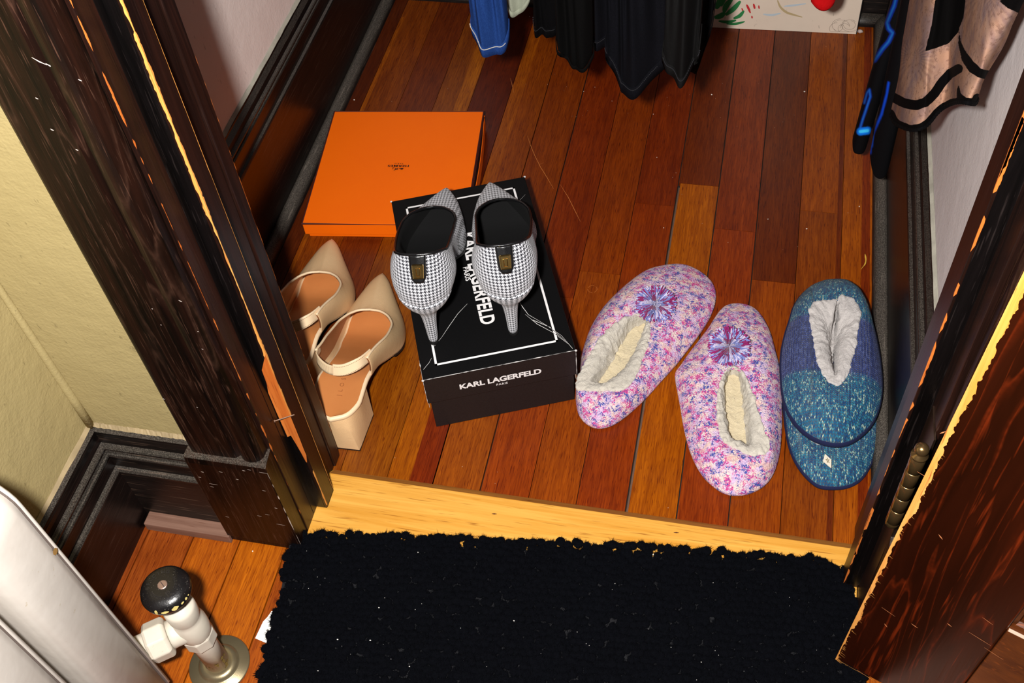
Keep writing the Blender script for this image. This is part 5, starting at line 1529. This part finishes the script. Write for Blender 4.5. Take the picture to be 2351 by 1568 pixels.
def m_cloth(name, a, b, rough=.9, bs=.5, sc=900):
    t = NT(name); o = t.obj(); n = t.noise(t.mapp(o, (1, 1, .5)), sc, 3, .7); f = t.noise(o, 30, 2)
    c = t.mix(n, a, b); c = t.mix(t.math('MULTIPLY', f, .35), c, a); t.bump(n, bs, .0006); return t.done(c, rough, spec=.06)


ZROD = 1.46
def garment(name, label, cat, hem_px, y, thick, mat, flare=0.0, fold=.006, seed=0, rise=.012, stitch=None, group=None, ztop=ZROD - .02, hemh=.012):
    """front hem traced left to right; the leg or shirt rises from it to the rail"""
    q = np.random.default_rng(seed)
    front = catmull([PY(px, py, y) for px, py in hem_px], 5, False); nF = len(front)
    fr_ = []
    for i, p in enumerate(front):
        t = i / (nF - 1); bulge = math.sin(math.pi * t) ** .6 * thick * .42
        fr_.append(p + np.array([0, -bulge + 1.7 * fold * (math.sin(t * 9 + seed) + .5 * math.sin(t * 19 + seed * 2)) * math.sin(math.pi * t), 0]))
    bk_ = []
    for i in range(nF - 2, 0, -1):
        t = i / (nF - 1); p = front[i]; bk_.append(p + np.array([0, math.sin(math.pi * t) ** .6 * thick * .58, rise]))
    hem = np.array(fr_ + bk_); c = hem.mean(0)
    root = thing(name, label, cat, (c[0], c[1], hem[:, 2].min()), group)
    rings = []; zmin = hem[:, 2]
    for k, f in enumerate(list(np.linspace(0, .25, 12)) + [.45, .7, 1.0]):
        z = zmin + (ztop - zmin) * f; r = hem.copy(); r[:, 2] = z
        s = 1 - flare * min(1, f / .12); r[:, 0] = c[0] + (hem[:, 0] - c[0]) * s
        r[:, 1] += .004 * np.sin(np.arange(len(r)) * .9 + f * 22 + seed) * min(1, f * 8)
        rings.append(r)
    inner = [c + (r - c) * [.9, .8, 1] for r in rings[:3]]
    mb = MB(); mb.rings([list(r) for r in (inner[2] + [0, 0, .003], inner[0] + [0, 0, .002], rings[0])] + [list(r) for r in rings[1:]], closed=True, cap1=True)
    o = mb.build('cloth', mat, root, smooth=True); subsurf(o, 1)
    # turned hem and its stitching
    hb_ = MB(); cen = rings[0].mean(0); nrm = rings[0] - cen; nrm[:, 2] = 0; nrm /= np.linalg.norm(nrm, axis=1, keepdims=True) + 1e-9
    hb_.rings([list(rings[0] + nrm * e + [0, 0, z]) for z, e in ((-.0005, .0002), (.0002, .0014), (hemh, .0014), (hemh + .0008, .0002))], closed=True)
    hm_ = hb_.build('hem', mat, root, smooth=True)
    if stitch:
        sb_ = MB(); ln = [fr_[i] + nrm[i] * .0020 + np.array([0, 0, hemh * .92]) for i in range(int(nF * .1), int(nF * .9))]; ln = catmull(ln, 6, False)
        for i in range(0, len(ln) - 2, 3): sb_.tube([ln[i], ln[i + 1] * .4 + ln[i + 2] * .6], .00055, 5)
        sb_.build('stitching', stitch, hm_)
    return root


M['denim'] = m_cloth('blue_denim', S(14, 34, 86), S(44, 80, 146)); M['sage'] = m_cloth('grey_green_cotton', S(136, 140, 122), S(164, 168, 150))
M['blk1'] = m_cloth('black_cotton', S(2, 2, 3), S(12, 11, 12)); M['blk2'] = m_cloth('black_jersey', S(3, 3, 3), S(14, 13, 13)); M['blkdenim'] = m_cloth('black_denim', S(4, 4, 6), S(20, 20, 26)); M['char'] = m_cloth('charcoal_jersey', S(10, 10, 10), S(28, 27, 27))
wst = simple('cream_stitch', S(226, 218, 200), .7); gst = simple('dark_grey_stitch', S(30, 30, 34), .8)
garment('jeans', 'blue denim trouser leg with cream hem stitching hanging at the back left', 'trousers', [(1087, 52), (1090, 64), (1102, 76), (1114, 92), (1126, 100), (1142, 106), (1154, 108), (1164, 103), (1168, 90)], .45, .05, M['denim'], .02, .003, 1, stitch=wst, hemh=.013)
garment('shirt', 'grey green shirt tail hanging just right of the blue jeans', 'shirt', [(1162, -8), (1168, 12), (1178, 24), (1189, 28), (1201, 20), (1213, 5), (1218, -12)], .50, .02, M['sage'], -.05, .002, 2, hemh=.006)
garment('trousers', 'black cotton garment with stitched wavy hem hanging right of the grey green shirt', 'clothing', [(1229, 26), (1232, 62), (1240, 71), (1250, 71), (1260, 75), (1272, 73), (1288, 64)], .525, .03, M['blk1'], 0, .003, 3, stitch=gst)
garment('trousers', 'plain black wide trouser leg with a slanting rounded hem', 'trousers', [(1279, 88), (1286, 105), (1302, 128), (1318, 142), (1330, 144), (1350, 142), (1362, 128)], .44, .035, M['blk2'], 0, .005, 4, hemh=.004)
bj = garment('jeans', 'black denim jeans whose pointed hem hangs lowest of all the clothes', 'trousers', [(1393, 96), (1396, 118), (1404, 140), (1420, 166), (1431, 185), (1434, 189), (1446, 190), (1466, 189), (1488, 176), (1512, 161), (1530, 148)], .435, .05, M['blkdenim'], .0, .006, 5, stitch=gst, hemh=.016)
garment('jeans', 'second black denim leg hem tucked behind the lowest hanging jeans', 'trousers', [(1353, 60), (1356, 86), (1368, 95), (1390, 98), (1412, 96)], .49, .026, M['blkdenim'], 0, .003, 6, stitch=gst, hemh=.014)
garment('shirt', 'charcoal black jersey top with curved hem hanging right of the black jeans', 'shirt', [(1522, 138), (1530, 152), (1545, 158), (1562, 158), (1580, 157), (1592, 147), (1602, 130), (1606, 100)], .378, .035, M['char'], .0, .008, 7, stitch=gst, hemh=.012)
garment('shirt', 'black sleeve or top at the right end of the hanging dark clothes', 'shirt', [(1560, 110), (1585, 150), (1600, 141), (1614, 116), (1626, 84), (1636, 48), (1640, 14)], .50, .035, M['blk1'], .0, .006, 8, hemh=.004)
rod = MB(); rod.tube([(XL + .001, .46, ZROD), (XR - .001, .46, ZROD)], .035, 20)
struct(rod.build('trim_12', M['jamb'], smooth=True), 'wooden closet rail the clothes hang from', 'closet rail')

# ------------------------------------------------------------------ painted panel leaning on the back baseboard, and a red thing before it
pa, pb_ = PZ(1560, 56), PZ(1965, 75); pe = (pb_ - pa) / np.linalg.norm(pb_ - pa); pt = np.array([0, .135, 1.0]); pt /= np.linalg.norm(pt); pw = .34
pb_ = pb_ + np.array([0, -.0045, 0])
pn = np.cross(pe, pt); po = pb_ - pe * pw
pic = thing('painting', 'unframed painted panel with green and red strokes leaning on the back baseboard', 'painting', pb_ - pe * pw / 2)
mb = MB(); mb.frame_box(po + np.array([0, 0, .0004]), pe * pw, -pn * .004, pt * .32); pp_ = mb.build('panel', None, pic, mats=[m_plaster('painted_paper', S(206, 188, 170), S(222, 206, 188), 12, .1)])
sd_ = MB(); sd_.frame_box(pb_ + pe * .0001 + np.array([0, 0, .0004]), pe * .0012, -pn * .0042, pt * .32); sd_.build('dark_edge', M['blk_sole'], pic)
mb = MB(); br = MB(); rd_ = MB(); bl_ = MB()
def on_pic(px, py):
    d = ray(px, py); t = (pn @ (pb_ - CAM)) / (pn @ d); return CAM + d * t
def stroke(m_, pts, w): P = catmull([on_pic(*q) for q in pts], 5, False); strip(m_, P, [w * math.sin(math.pi * (.12 + .85 * i / len(P))) + .0003 for i in range(len(P))], pn, .0006 + .0002 * random.random())
for pts, w in (([(1662, 28), (1668, 12), (1682, -4)], .009), ([(1666, 34), (1684, 20), (1700, 2)], .008), ([(1684, 42), (1698, 36), (1708, 24)], .006), ([(1650, 48), (1672, 50), (1690, 46)], .005), ([(1668, 54), (1690, 54), (1710, 49)], .004), ([(1655, 14), (1660, 0), (1668, -10)], .008), ([(1640, 40), (1655, 36), (1664, 28)], .009), ([(1644, 20), (1650, 8), (1652, -4)], .009)): stroke(mb, pts, w)
mb.build('green_stroke', simple('green_paint', S(34, 120, 62), .7, var=.4), pic)
for pts, w in (([(1714, 10), (1718, 18), (1723, 30)], .0034), ([(1730, 8), (1733, 20)], .003), ([(1742, 12), (1743, 20)], .002), ([(1726, 36), (1727, 42)], .0022), ([(1703, 18), (1707, 28)], .002), ([(1716, 18), (1722, 22)], .0025)): stroke(rd_, pts, w)
rd_.build('red_stroke', simple('red_paint', S(186, 34, 40), .7), pic)
for pts, w in (([(1785, 0), (1792, 16), (1806, 28), (1824, 34), (1842, 39)], .0035),): stroke(br, pts, w)
br.build('ochre_stroke', simple('ochre_paint', S(176, 156, 116), .8), pic)
for pts, w in (([(1752, 32), (1772, 34), (1792, 30)], .0035), ([(1800, 14), (1820, 12), (1850, 8)], .003)): stroke(bl_, pts, w)
bl_.build('blue_stroke', simple('blue_grey_paint', S(178, 190, 198), .8), pic)
rc = PY(1885, 15, .68); rd = thing('red_garment', 'small red cloth end hanging in front of the painted panel', 'clothing', rc)
mb = MB(); prof = [(.0135, .030), (.0142, .012), (.0132, .005), (.0105, .001), (.004, -.0004), (.0003, -.0006)]
rings = [[(rc[0] + .001 + r * math.cos(a) * 1.15, rc[1] + r * math.sin(a) * .8, rc[2] + h + .0025 * math.sin(a * 2 + 1)) for a in np.linspace(0, 2 * math.pi, 25)[:-1]] for r, h in prof]
top = [[(rc[0] + .001 + .0140 * math.cos(a) * 1.2 + f * .005, rc[1] + .0142 * math.sin(a) * .8 - f * .215, rc[2] + .03 + f * (ZROD - .05 - rc[2])) for a in np.linspace(0, 2 * math.pi, 25)[:-1]] for f in (1, .75, .5, .3, .15, .05)]
mb.rings(top + rings, cap0=True, cap1=True); o = mb.build('cloth', m_cloth('red_cotton', S(190, 12, 16), S(214, 26, 30), .8, .6, 500), rd, smooth=True)


# ------------------------------------------------------------------ printed scarf and black and blue leggings by the right wall
def inpoly(P, poly):
    poly = np.array(poly, float); x, y = P[:, 0], P[:, 1]; r = np.zeros(len(P), bool); j = len(poly) - 1
    for i in range(len(poly)):
        xi, yi = poly[i]; xj, yj = poly[j]; c = ((yi > y) != (yj > y)) & (x < (xj - xi) * (y - yi) / (yj - yi + 1e-12) + xi); r ^= c; j = i
    return r


def pdist(P, line):
    L = np.array(line, float); best = np.full(len(P), 1e9)
    for a, b in zip(L[:-1], L[1:]):
        e = b - a; t = np.clip(((P - a) @ e) / (e @ e), 0, 1); best = np.minimum(best, np.linalg.norm(P - (a + t[:, None] * e), axis=1))
    return best


def dye_mat(name, extra):
    t = NT(name); return t, t.attr('dye')


hem = [(2044, 262), (2052, 280), (2068, 291), (2090, 298), (2112, 296), (2132, 284), (2150, 262), (2166, 248), (2186, 238), (2204, 234), (2222, 236), (2238, 238), (2243, 226)]
topx = [(2088, 0), (2100, 0), (2116, 0), (2134, 0), (2152, 0), (2168, 0), (2184, 0), (2200, 0), (2214, 0), (2246, 0), (2286, 0), (2330, 0), (2352, 0)]
xx_h = np.linspace(.533, .560, len(hem)); fold = [0, -.006, -.010, -.010, -.006, 0, .005, .008, .006, -.010, -.012, -.004, .004]
hp = catmull([PX(px, py, x + f) for (px, py), x, f in zip(hem, xx_h, fold)], 12, False)
tp = catmull([PX(px, py, x + f * .8 - .002) for (px, py), x, f in zip(topx, xx_h, fold)], 12, False)
nS = len(hp); nR = 170; G = np.zeros((nR + 6, nS, 3))
for i in range(nR):
    t = i / (nR - 1)
    for j in range(nS):
        G[i, j] = hp[j] * (1 - t) + tp[j] * t; G[i, j, 0] += .0022 * math.sin(j * .16 + t * 5) * math.sin(math.pi * min(1, t * 1.3))
hook = np.array([.572, .165, 1.30])
for i in range(6):
    t = (i + 1) / 6
    for j in range(nS): G[nR + i, j] = G[nR - 1, j] * (1 - t) + (hook + np.array([-.006 + .008 * math.sin(j * .7), (j / nS - .5) * -.04, 0])) * t
sc_ = thing('scarf', 'sheer tan and mauve patterned scarf with black bands hanging by the right wall', 'scarf', G[:nR].reshape(-1, 3).min(0))
mb = MB(); mb.rings([list(r) for r in G], closed=False); so_ = mb.build('fabric', None, sc_, smooth=True)
PXY = proj(G.reshape(-1, 3)); ink = np.zeros(len(PXY))
hemd = pdist(PXY, hem); ink = np.maximum(ink, hemd < 11)
ink = np.maximum(ink, pdist(PXY, [(2036, 214), (2052, 224), (2076, 237), (2104, 242), (2126, 234), (2146, 214), (2162, 190), (2180, 170), (2200, 158)]) < 11)
ink = np.maximum(ink, inpoly(PXY, [(2202, 60), (2206, 96), (2216, 116), (2234, 140), (2252, 158), (2272, 162), (2270, 184), (2246, 178), (2224, 164), (2208, 138), (2200, 100)]))
ink = np.maximum(ink, inpoly(PXY, [(2156, -60), (2222, -60), (2212, 40), (2198, 76), (2178, 100), (2150, 110), (2124, 118), (2138, 60)]))
ink = np.maximum(ink, inpoly(PXY, [(2280, -60), (2370, -60), (2352, 12), (2338, 30), (2312, 18), (2294, 2)]))
ink = np.maximum(ink, inpoly(PXY, [(2200, 190), (2206, 214), (2222, 228), (2244, 228), (2244, 244), (2200, 244), (2196, 214)]))
ink = ink.astype(float).reshape(G.shape[:2])
for _ in range(3):
    ink[1:-1, 1:-1] = (ink[1:-1, 1:-1] * 2 + ink[:-2, 1:-1] + ink[2:, 1:-1] + ink[1:-1, :-2] + ink[1:-1, 2:]) / 6
ink = ink.reshape(-1)
r_ = np.hypot(PXY[:, 0] - 2096, PXY[:, 1] - 150); rays_ = .5 + .5 * np.sin(np.arctan2(PXY[:, 1] - 132, PXY[:, 0] - 2096) * 26)
med = np.where((r_ > 18) & (r_ < 52), rays_, .45) * .6 + .2
r2 = np.hypot(PXY[:, 0] - 2330, PXY[:, 1] - 100); med = np.where((PXY[:, 0] > 2205) & (ink < .5), .5 + .25 * np.sin(np.arctan2(PXY[:, 1] + 20, PXY[:, 0] - 2262) * 30), med)
a = so_.data.attributes.new('ink', 'FLOAT', 'POINT'); a.data.foreach_set('value', ink.astype(float)); a = so_.data.attributes.new('medal', 'FLOAT', 'POINT'); a.data.foreach_set('value', med.astype(float))
t = NT('printed_gauze'); o_ = t.obj(); n = t.noise(o_, 24, 3, .6); weave = t.math('MULTIPLY', t.math('SINE', t.math('MULTIPLY', t.sep(o_)[2], 5200.0)), t.math('SINE', t.math('MULTIPLY', t.sep(o_)[1], 5200.0)))
sp = t.noise(o_, 210, 3, .7)
c = t.mix(t.ramp(n, [(.40, (0, 0, 0)), (.62, (1, 1, 1))]), S(150, 112, 92), S(102, 84, 92))
c = t.mix(t.math('MULTIPLY', t.attr('medal', 'Fac'), .5), c, S(186, 150, 124)); c = t.mix(t.ramp(sp, [(.52, (0, 0, 0)), (.66, (.7, .7, .7))]), c, S(102, 74, 64))
c = t.mix(t.ramp(t.attr('ink', 'Fac'), [(.40, (0, 0, 0)), (.60, (1, 1, 1))]), c, S(5, 4, 4)); t.bump(t.noise(o_, 1400, 2), .4, .0005)
so_.data.materials.clear(); so_.data.materials.append(t.done(c, .9, spec=.05))
sdm = so_.modifiers.new('thick', 'SOLIDIFY'); sdm.thickness = .0007
hb_ = MB(); hb_.tube(hp, [.0016 + .0006 * abs(math.sin(i * .9)) for i in range(len(hp))], 6); hb_.build('frayed_hem', M['blk1'], sc_, smooth=True)
hk = MB(); hk.tube([(XR - .0005, .165, 1.29), (XR - .022, .165, 1.285), (XR - .026, .165, 1.305)], .003, 8); ho_ = hk.build('wall_hook', simple('hook_metal', S(120, 100, 80), .4, .8)); struct(ho_, 'metal hook on the right closet wall', 'hook')


def legging(root, hem_px, top_px, y, thick, part):
    f0 = catmull([PY(px, py, y) for px, py in hem_px], 8, False); t0 = catmull([PY(px, py, y + .01) for px, py in top_px], 8, False); n = len(f0); rows = []
    for k in range(150):
        t = k / 149; fr_ = []; bk_ = []
        for i in range(n):
            s = i / (n - 1); p = f0[i] * (1 - t) + t0[i] * t; b = math.sin(math.pi * s) ** .55 * thick
            fr_.append(p + np.array([0, -b * .5, 0])); bk_.append(p + np.array([0, b * .5, .004]))
        rows.append(fr_ + bk_[-2:0:-1])
    e = rows[-1]; rows.append([q + np.array([.004, 0, .9]) * (1.1 - q[2]) for q in e])
    mb = MB(); mb.rings(rows, closed=True, cap0=True, cap1=True); o = mb.build(part, None, root, smooth=True)
    P = proj(np.array(rows).reshape(-1, 3)); col = np.tile(np.array(S(4, 4, 6)), (len(P), 1))
    def dye(line, w, c, core=None):
        d = pdist(P, line); f = np.clip((w - d) / 3, 0, 1)[:, None]; col[:] = col * (1 - f) + np.array(c) * f
        if core is not None: f = np.clip((w * .45 - d) / 2, 0, 1)[:, None]; col[:] = col * (1 - f) + np.array(core) * f
    dye([(2062, -30), (2054, 10), (2036, 52), (2040, 66), (2050, 76), (2040, 96), (2026, 112), (2008, 138)], 7, S(8, 40, 130), S(20, 84, 156))
    dye([(1984, 236), (1990, 214), (1996, 206), (1998, 222), (1990, 246), (1980, 276), (1974, 296)], 4.5, S(12, 56, 160), S(30, 96, 176))
    dye([(1975, 302), (1992, 300)], 10, S(10, 110, 222), S(60, 190, 246))
    dye([(2040, 190), (2036, 216), (2024, 262), (2008, 298), (2000, 320), (1998, 350)], 4, S(10, 64, 190)); dye([(2002, 312), (1999, 334)], 6, S(14, 80, 206))
    a = o.data.attributes.new('dye', 'FLOAT_COLOR', 'POINT'); a.data.foreach_set('color', [float(x) for c in col for x in c])
    o.data.materials.clear(); o.data.materials.append(M['lycra']); return o
t = NT('printed_lycra'); t.bump(t.noise(t.obj(), 1200, 2), .2, .0004); M['lycra'] = t.done(t.attr('dye'), .7, spec=.12)
lg_ = thing('leggings', 'black leggings with blue flame print hanging left of the patterned scarf', 'leggings', PY(2010, 385, .45))
legging(lg_, [(1957, 322), (1960, 334), (1972, 337), (1984, 335), (1992, 324)], [(2046, 0), (2054, 0), (2066, 0), (2080, 0), (2094, 0)], .555, .03, 'leg')
legging(lg_, [(1997, 352), (2004, 380), (2016, 389), (2030, 386), (2040, 370), (2052, 330)], [(2068, 0), (2080, 0), (2096, 0), (2112, 0), (2122, 0), (2134, 0)], .510, .036, 'leg')

# small strays on the floor and the painting
bm = bmesh.new(); bmesh.ops.create_icosphere(bm, subdivisions=3, radius=1.0); c = PZ(1975, 72, .003)
dbv = [np.array(v.co) * [.0042, .0030, .0030] * (1 + .35 * mnoise.noise(Vector(v.co) * 2.6)) + c for v in bm.verts]; dbf = [[q.index for q in f.verts] for f in bm.faces]; bm.free()
tag(mesh_obj('lint_ball', dbv, dbf, simple('grey_lint', S(196, 176, 168), .95, bscale=1500, bstr=.9), smooth=True), 'small grey ball of lint on the floor at the lower right corner of the painting', 'lint')
hb_ = MB(); rq = np.random.default_rng(4)
for k in range(9):
    px, py = rq.uniform(1905, 1955), rq.uniform(48, 66); R = rq.uniform(9, 20); a0 = rq.uniform(0, 6.3); sp = rq.uniform(2.0, 4.5)
    hb_.tube([on_pic(px + R * math.cos(a0 + sp * t), min(72, py + R * .75 * math.sin(a0 + sp * t))) + pn * .0012 for t in np.linspace(0, 1, 16)], .00016, 4)
hr_ = hb_.build('hair', simple('dark_hair', S(70, 52, 44), .6)); hr_['kind'] = 'stuff'; tag(hr_, 'loose curled dark hairs caught on the lower right corner of the painting', 'hair', kind='stuff')
yb = MB(); yb.tube(catmull([PZ(px, py, .0012) for px, py in ((1986, 583), (1988, 596), (1986, 606), (1980, 614), (1977, 618))], 5, False), [.0003, .0006, .0010, .0011, .0010, .0009, .0008, .0008, .0009, .0010, .0009, .0007, .0005, .0004, .0004, .0003, .0003, .0003, .0002, .0002, .0002], 6)
tag(yb.build('thread', simple('yellow_thread', S(214, 170, 60), .8)), 'tiny yellow thread on the floorboards beyond the blue slippers', 'thread')
